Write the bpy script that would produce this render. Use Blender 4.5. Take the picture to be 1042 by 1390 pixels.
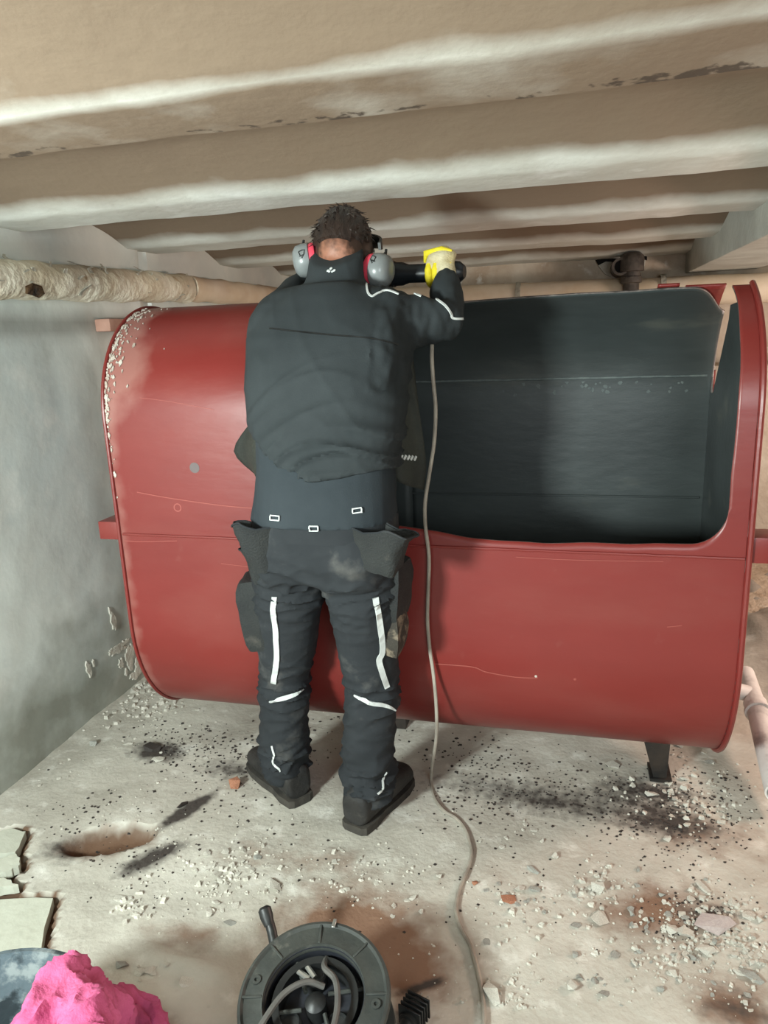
import bpy, bmesh, math, random
from mathutils import Vector, Matrix, noise
from mathutils.bvhtree import BVHTree
PI = math.pi
scene = bpy.context.scene
for o in list(bpy.data.objects): bpy.data.objects.remove(o)
V = Vector
# ------------------------------------------------------------------ camera, world, lights, exposure
F_PX, PITCH, ROLL, YAW, CAM_H = 985.0, math.radians(13.778), math.radians(-2.284), math.radians(-14.697), 1.5
fw = V((math.sin(YAW)*math.cos(PITCH), math.cos(YAW)*math.cos(PITCH), -math.sin(PITCH)))
r0 = V((math.cos(YAW), -math.sin(YAW), 0)); u0 = r0.cross(fw)
rt = r0*math.cos(ROLL) + u0*math.sin(ROLL); up = -r0*math.sin(ROLL) + u0*math.cos(ROLL)
CAM = V((0, 0, CAM_H))
cd = bpy.data.cameras.new('camera'); cam = bpy.data.objects.new('camera', cd)
scene.collection.objects.link(cam); scene.camera = cam
cd.sensor_fit = 'AUTO'; cd.sensor_width = 36.0; cd.lens = F_PX/1390*36; cd.clip_start = 0.02
cam.matrix_world = Matrix(((rt.x, up.x, -fw.x, CAM.x), (rt.y, up.y, -fw.y, CAM.y), (rt.z, up.z, -fw.z, CAM.z), (0, 0, 0, 1)))

world = bpy.data.worlds.new('world'); scene.world = world; world.use_nodes = True
bg = world.node_tree.nodes['Background']; bg.inputs[0].default_value = (0.69, 0.78, 0.82, 1); bg.inputs[1].default_value = 0.66

def area(name, loc, target, size, energy, col):
    l = bpy.data.lights.new(name, 'AREA'); l.energy = energy; l.size = size; l.color = col
    o = bpy.data.objects.new(name, l); scene.collection.objects.link(o); o.location = loc
    o.rotation_euler = (V(target)-V(loc)).to_track_quat('-Z', 'Y').to_euler(); return o
area('work_flood', (-1.42, -0.35, 1.36), (-0.30, 2.6, 1.15), 0.28, 104, (0.89, 1.0, 0.96))
area('added_fill', (0.9, -0.9, 1.70), (-0.9, 2.6, 1.15), 0.9, 40, (0.90, 0.99, 1.0))  # added fill with no visible source, brightens the left wall
area('site_lamp', (2.05, 2.75, 1.15), (0.2, 1.3, 0.2), 0.3, 34, (1.0, 0.72, 0.60))
area('site_lamp_back', (2.0, 3.6, 1.2), (0.9, 4.6, 0.9), 0.3, 22, (1.0, 0.84, 0.74))
scene.view_settings.view_transform = 'Standard'; scene.view_settings.look = 'None'
scene.view_settings.exposure = 0.0; scene.view_settings.gamma = 1.0; scene.view_settings.use_curve_mapping = False

# ------------------------------------------------------------------ helpers
def ray(px, py): return fw*F_PX + rt*(px-521) - up*(py-695)
def onz(px, py, z=0.0): d = ray(px, py); return CAM + d*((z-CAM_H)/d.z)
def ony(px, py, y): d = ray(px, py); return CAM + d*(y/d.y)
def onx(px, py, x): d = ray(px, py); return CAM + d*(x/d.x)
C = scene.collection
ORG = {}
def s2l(c): return c/12.92 if c <= 0.04045 else ((c+0.055)/1.055)**2.4
def col(r, g, b): return (s2l(r/255), s2l(g/255), s2l(b/255), 1)
def fbm(p, oct=4): return noise.fractal(p, 1.0, 2.0, oct)

def mat(name, c1, c2=None, scale=6.0, rough=0.7, bump=0.0, bscale=40.0, metal=0.0, spec=0.4, lo=0.35, hi=0.65, stretch=(1, 1, 1), c3=None, s3=20.0, lo3=.6, hi3=.7, bdist=0.01):
    m = bpy.data.materials.new(name); m.use_nodes = True; nt = m.node_tree; N = nt.nodes; L = nt.links
    b = N['Principled BSDF']; b.inputs['Roughness'].default_value = rough; b.inputs['Metallic'].default_value = metal
    b.inputs['Specular IOR Level'].default_value = spec; b.inputs['Base Color'].default_value = c1
    tc = N.new('ShaderNodeTexCoord'); mp = N.new('ShaderNodeMapping'); mp.inputs['Scale'].default_value = stretch
    L.new(tc.outputs['Object'], mp.inputs[0])
    def mask(sc, a, bb, det=5):
        t = N.new('ShaderNodeTexNoise'); t.inputs['Scale'].default_value = sc; t.inputs['Detail'].default_value = det
        t.inputs['Roughness'].default_value = .6
        r = N.new('ShaderNodeMapRange'); r.inputs[1].default_value = a; r.inputs[2].default_value = bb; r.clamp = True
        L.new(mp.outputs[0], t.inputs['Vector']); L.new(t.outputs[0], r.inputs[0]); return r.outputs[0]
    out = None
    if c2:
        mx = N.new('ShaderNodeMix'); mx.data_type = 'RGBA'; mx.inputs[6].default_value = c1; mx.inputs[7].default_value = c2
        L.new(mask(scale, lo, hi), mx.inputs[0]); out = mx.outputs[2]
    if c3:
        m3 = N.new('ShaderNodeMix'); m3.data_type = 'RGBA'; m3.inputs[7].default_value = c3
        if out: L.new(out, m3.inputs[6])
        else: m3.inputs[6].default_value = c1
        L.new(mask(s3, lo3, hi3, 8), m3.inputs[0]); out = m3.outputs[2]
    if out: L.new(out, b.inputs['Base Color'])
    if bump:
        t = N.new('ShaderNodeTexNoise'); t.inputs['Scale'].default_value = bscale; t.inputs['Detail'].default_value = 6
        L.new(mp.outputs[0], t.inputs['Vector'])
        bn = N.new('ShaderNodeBump'); bn.inputs['Strength'].default_value = bump; bn.inputs['Distance'].default_value = bdist
        L.new(t.outputs[0], bn.inputs['Height']); L.new(bn.outputs[0], b.inputs['Normal'])
    m['out'] = 0
    return m
def add_attr_mix(m, attr, c, nscale=0.0, amount=1.0, lo=.66, hi=1.25):
    """mix colour c over the material where the painted attribute is high (dirt, dust, soot, lime, shade)"""
    nt = m.node_tree; N = nt.nodes; L = nt.links; b = N['Principled BSDF']; inp = b.inputs['Base Color']
    a = N.new('ShaderNodeAttribute'); a.attribute_name = attr
    f = a.outputs['Fac']
    if nscale:
        tc = N.new('ShaderNodeTexCoord'); t = N.new('ShaderNodeTexNoise'); t.inputs['Scale'].default_value = nscale; t.inputs['Detail'].default_value = 6
        L.new(tc.outputs['Object'], t.inputs['Vector'])
        ad = N.new('ShaderNodeMath'); ad.operation = 'ADD'; L.new(f, ad.inputs[0]); L.new(t.outputs[0], ad.inputs[1])
        mr = N.new('ShaderNodeMapRange'); mr.inputs[1].default_value = lo; mr.inputs[2].default_value = hi; L.new(ad.outputs[0], mr.inputs[0]); f = mr.outputs[0]
    mu = N.new('ShaderNodeMath'); mu.operation = 'MULTIPLY'; mu.inputs[1].default_value = amount; L.new(f, mu.inputs[0])
    mx = N.new('ShaderNodeMix'); mx.data_type = 'RGBA'; mx.inputs[7].default_value = c
    if inp.links: L.new(inp.links[0].from_socket, mx.inputs[6])
    else: mx.inputs[6].default_value = inp.default_value
    L.new(mu.outputs[0], mx.inputs[0]); L.new(mx.outputs[2], inp)

def link(o, parent=None):
    C.objects.link(o)
    if parent: o.parent = parent
    return o
def thing(name, label, cat, loc=(0, 0, 0), group=None):
    o = bpy.data.objects.new(name, None); o.location = loc; o.empty_display_size = .05; link(o); ORG[o.name] = V(loc)
    o['label'] = label; o['category'] = cat
    if group: o['group'] = group
    return o
def tag(o, label, cat, group=None):
    o['label'] = label; o['category'] = cat
    if group: o['group'] = group
    return o
def obj(name, bm, m, parent=None, smooth=True, label=None, kind=None, loc=None):
    me = bpy.data.meshes.new(name)
    off = ORG[parent.name] if parent else (V(loc) if loc else V((0, 0, 0)))
    if off.length: bmesh.ops.translate(bm, verts=bm.verts[:], vec=-off)
    bm.normal_update(); bm.to_mesh(me); bm.free()
    return objm(name, me, m, parent, smooth, label, kind, off)
def objm(name, me, m, parent=None, smooth=True, label=None, kind=None, off=V((0, 0, 0))):
    for mm in (m if isinstance(m, (list, tuple)) else [m]): me.materials.append(mm)
    if smooth:
        me.polygons.foreach_set('use_smooth', [True]*len(me.polygons))
        try: me.set_sharp_from_angle(angle=math.radians(42))
        except Exception: pass
    o = bpy.data.objects.new(name, me); link(o, parent); ORG[o.name] = off.copy()
    if not parent: o.location = off
    if label: o['label'] = label
    if kind: o['kind'] = kind
    return o
def grid(bm, rows, close=False):
    vs = [[bm.verts.new(p) for p in r] for r in rows]
    n = len(vs[0])
    for i in range(len(vs)-1):
        for j in range(n if close else n-1):
            k = (j+1) % n
            bm.faces.new((vs[i][j], vs[i][k], vs[i+1][k], vs[i+1][j]))
    return vs
def loft(bm, rings, cap=True):
    vs = grid(bm, rings, True)
    if cap:
        bm.faces.new(list(reversed(vs[0]))); bm.faces.new(vs[-1])
    return vs
def ell(c, ax, ay, n=20, p=2.0):
    out = []
    for i in range(n):
        a = 2*PI*i/n; ca, sa = math.cos(a), math.sin(a)
        out.append(V(c) + V(ax)*math.copysign(abs(ca)**(2/p), ca) + V(ay)*math.copysign(abs(sa)**(2/p), sa))
    return out
def tube(bm, pts, rad, n=10, cap=True, flat=1.0, ref=None):
    pts = [V(p) for p in pts]; m = len(pts)
    if not isinstance(rad, (list, tuple)): rad = [rad]*m
    rings = []; prev = None
    for i in range(m):
        t = (pts[min(i+1, m-1)] - pts[max(i-1, 0)]).normalized()
        if prev is None:
            rf = V(ref) if ref else (V((0, 0, 1)) if abs(t.z) < .9 else V((1, 0, 0)))
            x = (rf - t*rf.dot(t)).normalized()
        else: x = (prev - t*prev.dot(t)).normalized()
        prev = x; y = t.cross(x); rings.append(ell(pts[i], x*rad[i], y*rad[i]*flat, n))
    # orientation: ring goes x->y around t: outward faces
    loft(bm, rings, cap)
def capsule(bm, pts, rad, n=12):
    pts = [V(p) for p in pts]; rad = list(rad)
    d0 = (pts[0]-pts[1]).normalized(); d1 = (pts[-1]-pts[-2]).normalized()
    P = [pts[0]+d0*rad[0]*.95, pts[0]+d0*rad[0]*.6] + pts + [pts[-1]+d1*rad[-1]*.6, pts[-1]+d1*rad[-1]*.95]
    Rr = [rad[0]*.3, rad[0]*.8] + rad + [rad[-1]*.8, rad[-1]*.3]
    tube(bm, P, Rr, n)
def spline(pts, k=6):
    pts = [V(p) for p in pts]; out = []
    for i in range(len(pts)-1):
        p0 = pts[max(i-1, 0)]; p1 = pts[i]; p2 = pts[i+1]; p3 = pts[min(i+2, len(pts)-1)]
        for j in range(k):
            t = j/k
            out.append(.5*((2*p1)+(p2-p0)*t+(2*p0-5*p1+4*p2-p3)*t*t+(3*p1-p0-3*p2+p3)*t**3))
    out.append(pts[-1]); return out
def ellipsoid(bm, c, ax, ay, az, seg=20, rings=12):
    c, ax, ay, az = V(c), V(ax), V(ay), V(az)
    rr = [ell(c+az*-math.cos(PI*i/rings), ax*math.sin(PI*i/rings), ay*math.sin(PI*i/rings), seg) for i in range(1, rings)]
    vs = grid(bm, rr, True)
    a = bm.verts.new(c-az); b = bm.verts.new(c+az)
    for j in range(seg):
        k = (j+1) % seg
        bm.faces.new((a, vs[0][k], vs[0][j])); bm.faces.new((b, vs[-1][j], vs[-1][k]))
def box(bm, c, size, rot=None, bev=0.0, seg=2):
    r = bmesh.ops.create_cube(bm, size=1.0); vs = r['verts']
    M = Matrix.Translation(V(c)) @ (rot.to_4x4() if rot else Matrix.Identity(4)) @ Matrix.Diagonal((*size, 1))
    bmesh.ops.transform(bm, verts=vs, matrix=M)
    if bev:
        es = list({e for v in vs for e in v.link_edges})
        bmesh.ops.bevel(bm, geom=es, offset=bev, segments=seg, profile=.6, affect='EDGES')
def prism(bm, poly, d):
    """closed solid from a 3D polygon extruded by vector d"""
    d = V(d); a = [bm.verts.new(V(p)) for p in poly]; b = [bm.verts.new(V(p)+d) for p in poly]; n = len(poly)
    bm.faces.new(a); bm.faces.new(list(reversed(b)))
    for i in range(n):
        k = (i+1) % n; bm.faces.new((a[k], a[i], b[i], b[k]))
    bmesh.ops.recalc_face_normals(bm, faces=bm.faces[:])
def lathe(bm, prof, c, ax, n=40, closed=False):
    """prof: (radius, height) list about axis ax at c"""
    ax = V(ax).normalized(); x = ax.orthogonal().normalized(); y = ax.cross(x); c = V(c)
    rr = [ell(c+ax*h, x*r, y*r, n) for r, h in prof]
    if closed: rr.append(rr[0])
    vs = grid(bm, rr, True)
    if closed: bmesh.ops.remove_doubles(bm, verts=bm.verts[:], dist=1e-6)
    else:
        bm.faces.new(list(reversed(vs[0]))); bm.faces.new(vs[-1])
    bmesh.ops.recalc_face_normals(bm, faces=bm.faces[:])
def fuse(name, bm, voxel, m, parent, sm=4, disp=None, cut=None):
    bmesh.ops.recalc_face_normals(bm, faces=bm.faces[:])
    me = bpy.data.meshes.new('tmp'); bm.to_mesh(me); bm.free()
    t = bpy.data.objects.new('tmp', me); C.objects.link(t)
    md = t.modifiers.new('r', 'REMESH'); md.mode = 'VOXEL'; md.voxel_size = voxel
    if sm:
        s = t.modifiers.new('s', 'SMOOTH'); s.iterations = sm; s.factor = .5
    dg = bpy.context.evaluated_depsgraph_get(); dg.update()
    out = bpy.data.meshes.new_from_object(t.evaluated_get(dg)); out.name = name
    bpy.data.objects.remove(t); bpy.data.meshes.remove(me)
    if disp:
        nv = [(v.co.copy(), v.normal.copy()) for v in out.vertices]
        for v, (c, n) in zip(out.vertices, nv): v.co = c + n*disp(c, n)
    BV[name] = BVHTree.FromPolygons([v.co.copy() for v in out.vertices], [tuple(p.vertices) for p in out.polygons])
    off = ORG[parent.name] if parent else V((0, 0, 0))
    for v in out.vertices: v.co -= off
    return objm(name, out, m, parent, True, off=off)
BV = {}
def cast(px, py, bvs):
    d = ray(px, py).normalized(); best = None
    for b in bvs:
        h = b.ray_cast(CAM, d)
        if h[0] and (best is None or h[3] < best[3]): best = h
    return best
def ribbon(name, pxs, width, bvs, m, parent, lift=.0022, taper=False, thick=.0016, sub=5):
    pts = []
    P = spline([V((a, b, 0)) for a, b in pxs], sub)
    for p in P:
        h = cast(p.x, p.y, bvs)
        if h: pts.append((h[0], h[1] if h[1].dot(ray(p.x, p.y)) < 0 else -h[1]))
    if len(pts) < 2: return None
    bm = bmesh.new(); rings = []
    for i, (p, n) in enumerate(pts):
        t = (pts[min(i+1, len(pts)-1)][0]-pts[max(i-1, 0)][0]).normalized()
        s = t.cross(n).normalized(); w = width*.5
        if taper: w *= max(.25, math.sin(PI*(0.12+0.8*i/(len(pts)-1))))
        q = p+n*lift
        rings.append([q-s*w-n*thick, q-s*w+n*thick, q+s*w+n*thick, q+s*w-n*thick])
    loft(bm, rings); bmesh.ops.recalc_face_normals(bm, faces=bm.faces[:])
    return obj(name, bm, m, parent, smooth=False)

# ------------------------------------------------------------------ materials
M = {}
M['floor'] = mat('dusty_concrete', col(192, 188, 177), col(166, 161, 150), 3.5, .9, .5, 60, lo=.35, hi=.7, c3=col(214, 212, 203), s3=9, lo3=.56, hi3=.72, bdist=.006)
add_attr_mix(M['floor'], 'dust', col(126, 98, 80), 14)  # dust, with the reel's shadow painted in
add_attr_mix(M['floor'], 'soot_and_shade', col(66, 60, 56), 30)
add_attr_mix(M['floor'], 'soil', col(96, 70, 52), 0, .95)
M['wall'] = mat('damp_plaster', col(224, 229, 223), col(206, 214, 211), 1.6, .85, .2, 30, lo=.4, hi=.62, c3=col(232, 234, 228), s3=4, lo3=.55, hi3=.75, bdist=.005)
add_attr_mix(M['wall'], 'damp', col(128, 130, 118), 6, .85)
add_attr_mix(M['wall'], 'pipe_shade', col(84, 74, 62), 0, .7)  # dark band standing for the shade under the pipe
M['wallplain'] = mat('limewashed_wall', col(190, 186, 175), col(168, 160, 147), 2, .9, .4, 25)
M['blockwall'] = mat('rough_block_wall', col(200, 188, 172), col(170, 150, 130), 4, .9, .6, 35, c3=col(215, 208, 198), s3=8)
M['ceil'] = mat('limewashed_soffit', col(212, 213, 206), col(196, 195, 186), 3, .9, .4, 25, lo=.4, hi=.65, c3=col(222, 223, 218), s3=7, lo3=.55, hi3=.7, bdist=.006)
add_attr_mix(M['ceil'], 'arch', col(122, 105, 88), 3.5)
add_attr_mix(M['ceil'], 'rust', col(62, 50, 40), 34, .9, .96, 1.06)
M['red'] = mat('red_oxide_paint', col(124, 44, 40), col(110, 37, 34), 2.2, .36, .08, 30, spec=.5, lo=.3, hi=.75, stretch=(.4, 1, 1), c3=col(126, 60, 54), s3=3, lo3=.48, hi3=.8)
M['inner'] = mat('black_oil_coating', col(64, 70, 70), col(46, 51, 51), 3, .42, .12, 40, spec=.5, stretch=(.35, 1, 1), c3=col(82, 84, 78), s3=7, lo3=.6, hi3=.8)
M['rim'] = mat('cut_steel_edge', col(60, 56, 54), col(120, 112, 108), 30, .5, metal=.3)
M['scratch'] = mat('scratched_primer', col(150, 78, 70), rough=.6)
M['scuff'] = mat('pale_scuff', col(98, 106, 104), col(76, 84, 84), 40, .6)
M['spot'] = mat('grey_spot', col(96, 84, 84), rough=.5)
M['flake'] = mat('flaking_paint', col(196, 188, 178), col(160, 146, 134), 30, .7)
M['steelblk'] = mat('black_steel', col(30, 29, 28), col(52, 44, 38), 12, .55, .2, 60)
M['wrap'] = mat('pipe_wrap', col(226, 220, 202), col(204, 192, 168), 5, .8, .7, 22, lo=.42, hi=.62, c3=col(160, 130, 92), s3=7, lo3=.63, hi3=.74, bdist=.02)
M['wrapgrey'] = mat('pipe_tape', col(186, 182, 168), col(150, 148, 136), 20, .55, .8, 40)
M['burn'] = mat('burnt_insulation', col(40, 32, 26), col(96, 70, 44), 30, .95, .9, 40)
M['pipewarm'] = mat('cream_pipe', col(228, 214, 194), col(214, 194, 166), 4, .6, .25, 20)
M['salmon'] = mat('primer_batten', col(178, 138, 122), col(160, 120, 104), 8, .8, .2)
M['iron'] = mat('grey_iron', col(92, 84, 76), col(62, 56, 52), 20, .6, .3, 60)
M['black'] = mat('black_hole', col(16, 14, 13), rough=.9)
M['jacket'] = mat('black_softshell', col(40, 45, 47), col(48, 53, 55), 5, .82, .25, 300, spec=.25, bdist=.002)
M['shirt'] = mat('slate_shirt', col(52, 58, 62), col(45, 51, 55), 5, .9, .25, 300, spec=.2, bdist=.002)
M['trouser'] = mat('black_work_cloth', col(36, 39, 42), col(44, 47, 50), 6, .85, .3, 250, spec=.25, c3=col(96, 94, 90), s3=6, lo3=.58, hi3=.82, bdist=.002)
M['pocket'] = mat('black_canvas', col(30, 32, 33), col(40, 42, 41), 9, .8, .4, 200, c3=col(84, 80, 74), s3=9, lo3=.64, hi3=.8)
M['olive'] = mat('dark_olive_lining', col(50, 52, 46), col(40, 42, 38), 8, .8, .3, 100)
M['patch'] = mat('dusty_canvas', col(52, 48, 42), col(122, 110, 94), 22, .85, .3, 80, lo=.48, hi=.6)
M['reflect'] = mat('silver_reflective', col(206, 210, 208), col(188, 192, 190), 20, .45, spec=.5)
M['skin'] = mat('skin', col(160, 112, 90), col(142, 94, 74), 12, .5, .15, 80, spec=.4)
M['hair'] = mat('dark_brown_hair', col(32, 24, 21), col(50, 37, 30), 40, .5, 1.0, 90, stretch=(1, .3, .35), bdist=.012)
M['boot'] = mat('black_boot', col(30, 30, 30), col(46, 44, 42), 10, .7, .3, 80, c3=col(104, 98, 90), s3=9, lo3=.62, hi3=.8)
M['sole'] = mat('boot_sole', col(38, 36, 34), col(70, 66, 60), 14, .85, .3, 60)
M['glove'] = mat('cream_glove', col(206, 196, 164), col(176, 160, 120), 18, .8, .3, 200)
M['gloveY'] = mat('yellow_glove', col(214, 196, 34), col(190, 168, 30), 14, .7, .3, 120)
M['cup'] = mat('silver_grey_plastic', col(128, 132, 132), col(116, 120, 120), 8, .28, spec=.5)
M['pinkfoam'] = mat('red_pink_cushion', col(222, 70, 90), rough=.6)
M['plastic'] = mat('black_plastic', col(26, 27, 27), col(38, 39, 39), 15, .45, .1, 60)
M['toolblk'] = mat('black_tool_body', col(24, 28, 32), rough=.38)
M['cord'] = mat('grey_cord', col(168, 160, 148), col(132, 124, 114), 12, .6)
M['loose'] = mat('dark_grey_cable', col(92, 90, 86), col(72, 70, 68), 12, .6)
M['reel'] = mat('dusty_black_reel', col(46, 49, 47), col(62, 64, 60), 9, .6, .2, 50, c3=col(104, 102, 94), s3=20, lo3=.62, hi3=.8)
M['reelin'] = mat('reel_well', col(34, 36, 42), col(48, 50, 56), 9, .5, .15, 50)
M['chrome'] = mat('dull_steel', col(170, 170, 165), rough=.35, metal=.8)
M['bucket'] = mat('spattered_bucket', col(86, 98, 104), col(132, 140, 140), 18, .55, .2, 50, lo=.5, hi=.6, c3=col(44, 52, 56), s3=13, lo3=.5, hi3=.58)
M['pink'] = mat('pink_cloth', col(194, 92, 132), col(172, 70, 112), 7, .85, .35, 120, c3=col(216, 132, 168), s3=6, lo3=.58, hi3=.72)
M['stone'] = mat('plaster_stone', col(206, 202, 191), col(180, 176, 165), 20, .9, .4, 60)
M['stonegrey'] = mat('grey_stone', col(170, 170, 162), col(140, 140, 134), 20, .9, .4, 60)
M['lilac'] = mat('lilac_grey_slab', col(186, 176, 172), col(172, 160, 158), 10, .9, .3, 60)
M['brick'] = mat('brick_chip', col(182, 130, 104), col(156, 104, 80), 20, .95, .5, 60)
M['chip'] = mat('black_paint_chip', col(34, 32, 31), col(62, 54, 50), 30, .6)
M['slab'] = mat('broken_slab', col(196, 198, 184), col(178, 178, 164), 6, .85, .3, 40)
M['soil'] = mat('sandy_soil', col(190, 172, 152), col(160, 138, 116), 6, .95, .8, 30, c3=col(206, 194, 176), s3=14, bdist=.02)
M['pvc'] = mat('pale_drain_pipe', col(216, 214, 210), col(196, 192, 188), 9, .55, .2, 40, c3=col(150, 148, 146), s3=9, lo3=.54, hi3=.72)

# ------------------------------------------------------------------ setting
XL, XR, YB, YF, ZC = -1.89, 2.4, 4.95, -1.7, 1.9
def struct(name, bm, m, parent=None, smooth=True):
    o = obj(name, bm, m, parent, smooth)
    if not parent: o['kind'] = 'structure'
    return o
def sst(a, b, x):
    t = max(0, min(1, (x-a)/(b-a))); return t*t*(3-2*t)
def blob(p, c, rx, ry, ang=0.0):
    dx, dy = p[0]-c[0], p[1]-c[1]; ca, sa = math.cos(ang), math.sin(ang)
    u, v = (dx*ca+dy*sa)/rx, (-dx*sa+dy*ca)/ry
    return max(0.0, 1-math.sqrt(u*u+v*v))
def fp(px, py): p = onz(px, py); return (p.x, p.y)
HOLE = fp(150, 1138)
SLABS = [[(-30, 1222), (72, 1219), (52, 1302), (-30, 1322)],
         [(-30, 1138), (16, 1126), (36, 1131), (22, 1158), (-30, 1164)],
         [(-30, 1180), (0, 1170), (24, 1162), (30, 1176), (10, 1186), (-30, 1196)],
         [(-30, 1202), (8, 1196), (24, 1206), (-4, 1211), (-30, 1212)]]
slab_w = [[fp(*q) for q in s] for s in SLABS]
def inpoly(p, poly):
    ins = False; n = len(poly)
    for i in range(n):
        a, b = poly[i], poly[(i+1) % n]
        if (a[1] > p[1]) != (b[1] > p[1]) and p[0] < (b[0]-a[0])*(p[1]-a[1])/(b[1]-a[1])+a[0]: ins = not ins
    return ins
def dpoly(p, poly):
    d = 9
    for i in range(len(poly)):
        a, b = V(poly[i]), V(poly[(i+1) % len(poly)]); q = V((p[0], p[1])); ab = b-a
        t = max(0, min(1, (q-a).dot(ab)/ab.dot(ab))); d = min(d, (a+ab*t-q).length)
    return d
DUST_SHADE = [(fp(480, 1265), .30, .20, 0, 1.3), (fp(560, 1330), .14, .14, 0, .8), (fp(890, 1235), .25, .16, .3, .9), (fp(950, 1130), .28, .16, 0, .6), (fp(1000, 1370), .16, .14, 0, .9),  # brown patch by the reel: dust with the reel's shadow painted in
        (fp(150, 1140), .2, .12, .4, .9), (fp(430, 1170), .5, .12, 0, .45), (fp(250, 1270), .2, .08, 0, .5)]
SOOT_SHADE = [(fp(255, 1100), .16, .045, 1.15, 1.5), (fp(205, 1165), .15, .055, .9, 1.3), (fp(215, 1020), .16, .10, 0, 1.1), (fp(740, 1085), .55, .12, -.1, .75), (fp(320, 1045), .2, .1, 0, .7),
        (fp(880, 1075), .25, .12, 0, .9), (fp(100, 1150), .15, .1, .3, .8), (fp(570, 1340), .1, .02, .6, 1.1), (fp(920, 1120), .22, .12, 0, .7), (fp(960, 1240), .15, .06, .2, .7), (fp(1000, 1370), .12, .1, 0, .6)]  # thin streak right of the reel is its shadow line, painted dark
def floor_h(x, y):
    z = .006*noise.noise(V((x*5, y*5, 0))) + .003*noise.noise(V((x*17, y*17, 3)))
    h = blob((x, y), HOLE, .155, .075, .42)
    z -= .06*sst(0, .36, h)
    for s in slab_w:
        d = dpoly((x, y), s); i = inpoly((x, y), s)
        if i or d < .018: z -= .03
    # trowel ridge left of the reel
    a, b = fp(175, 1285), fp(330, 1330); ab = V(b)-V(a); t = (V((x, y))-V(a)).dot(ab)/ab.dot(ab)
    if 0 < t < 1:
        dd = (V(a)+ab*t-V((x, y))).length; z += .016*math.exp(-(dd/.025)**2)*math.sin(PI*t)
    # the floor breaks up into rubble at the right rear
    k = sst(.62, 1.1, x)*sst(2.75, 3.3, y)
    z += k*(.10+.10*noise.noise(V((x*4, y*4, 9)))+.05*noise.noise(V((x*11, y*11, 4))))
    return z
bm = bmesh.new()
xs = [XL-.02+i*.0165 for i in range(185)] + [1.18+i*.1 for i in range(13)]
ys = [-1.7+i*.2 for i in range(12)] + [.72+i*.0125 for i in range(196)] + [3.2+i*.06 for i in range(30)]
vs = grid(bm, [[V((x, y, floor_h(x, y))) for x in xs] for y in ys])
for k in ('dust', 'soot_and_shade', 'soil'): bm.verts.layers.float.new(k)  # 'dust' also holds the reel's painted shadow
lay = {k: bm.verts.layers.float[k] for k in ('dust', 'soot_and_shade', 'soil')}
for v in bm.verts:
    p = (v.co.x, v.co.y)
    v[lay['dust']] = min(1.0, sum(blob(p, c, a, b, g)*w for c, a, b, g, w in DUST_SHADE))
    v[lay['soot_and_shade']] = min(1.0, sum(blob(p, c, a, b, g)*w for c, a, b, g, w in SOOT_SHADE))
    so = sst(.03, .2, blob(p, HOLE, .155, .075, .42)+.06*noise.noise(V((p[0]*25, p[1]*25, 0))))
    for s in slab_w:
        if inpoly(p, s) or dpoly(p, s) < .022: so = 1.0
    so = max(so, .6*sst(.7, 1.0, p[0])*sst(2.9, 3.3, p[1]))
    v[lay['soil']] = so
floor = struct('floor', bm, M['floor']); ORG['floor'] = V((0, 0, 0))
rnd = random.Random(4)
for i, s in enumerate(slab_w):
    bm = bmesh.new(); c = sum((V(q) for q in s), V((0, 0)))/len(s)
    poly = []
    for a, b in zip(s, s[1:]+s[:1]):
        for t in (0, .25, .5, .75):
            q = V(a).lerp(V(b), t); q += V((rnd.uniform(-1, 1), rnd.uniform(-1, 1)))*.004
            poly.append(V((q.x, q.y, .002+.004*i*(i != 0))))
    prism(bm, poly, (0, 0, -.028)); obj('slab', bm, M['slab'], floor, smooth=False)

# ceiling: shallow vaults between broad limewashed soffits, all running along x
BE = [-1.17, -.29, .58, 1.45, 2.32, 3.2, 4.08, 4.95]; SW = .22
def ceil_prof():
    P = []
    for k in range(len(BE)-1):
        a, b = BE[k], BE[k+1]-SW
        P.append((a, ZC, 0.0)); P.append((a+.012, ZC+.03, 1.0))
        for i in range(1, 15):
            t = i/15; P.append((a+.012+(b-a-.012)*t, ZC+.03*(1-t)**2+.085*math.sin(PI*t)**.8*(1-.15*t), min(1, max(0, (1-t)*6))))
        for t in (.0, .2, .45, .7, .9): P.append((b+SW*t, ZC+.004*(1-t), 0.0))
    P.append((YB+.02, ZC, 0)); return P
bm = bmesh.new(); P = ceil_prof(); cx = [XL-.03+i*.035 for i in range(124)]
rows = []
for (y, z, a) in P:
    rows.append([V((x, y+.012*noise.noise(V((x*2.2, y*.8, 1)))+.004*noise.noise(V((x*9, y*3, 2))), z+.006*noise.noise(V((x*2, y*3, 5)))+.003*noise.noise(V((x*10, y*10, 7))))) for x in cx])
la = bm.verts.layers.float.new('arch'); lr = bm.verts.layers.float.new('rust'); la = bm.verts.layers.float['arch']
vs = grid(bm, list(reversed(rows)))
for r, (y, z, a) in zip(vs, reversed(P)):
    for v, x in zip(r, cx):
        v[la] = a*.95 if y > 1.47 else max(.62+a*.36, .80-.42*sst(-.7, .6, x)) if y > 1.27 else .88-.45*sst(.0, .7, x) if y < 1.21 else .42  # nearest bay browned, most at the left: its dimmer light put into colour
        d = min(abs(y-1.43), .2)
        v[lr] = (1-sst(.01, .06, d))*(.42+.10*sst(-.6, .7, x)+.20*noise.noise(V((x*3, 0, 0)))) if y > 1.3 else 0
ceiling = struct('ceiling', bm, M['ceil']); ceiling.data.flip_normals()
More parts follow.
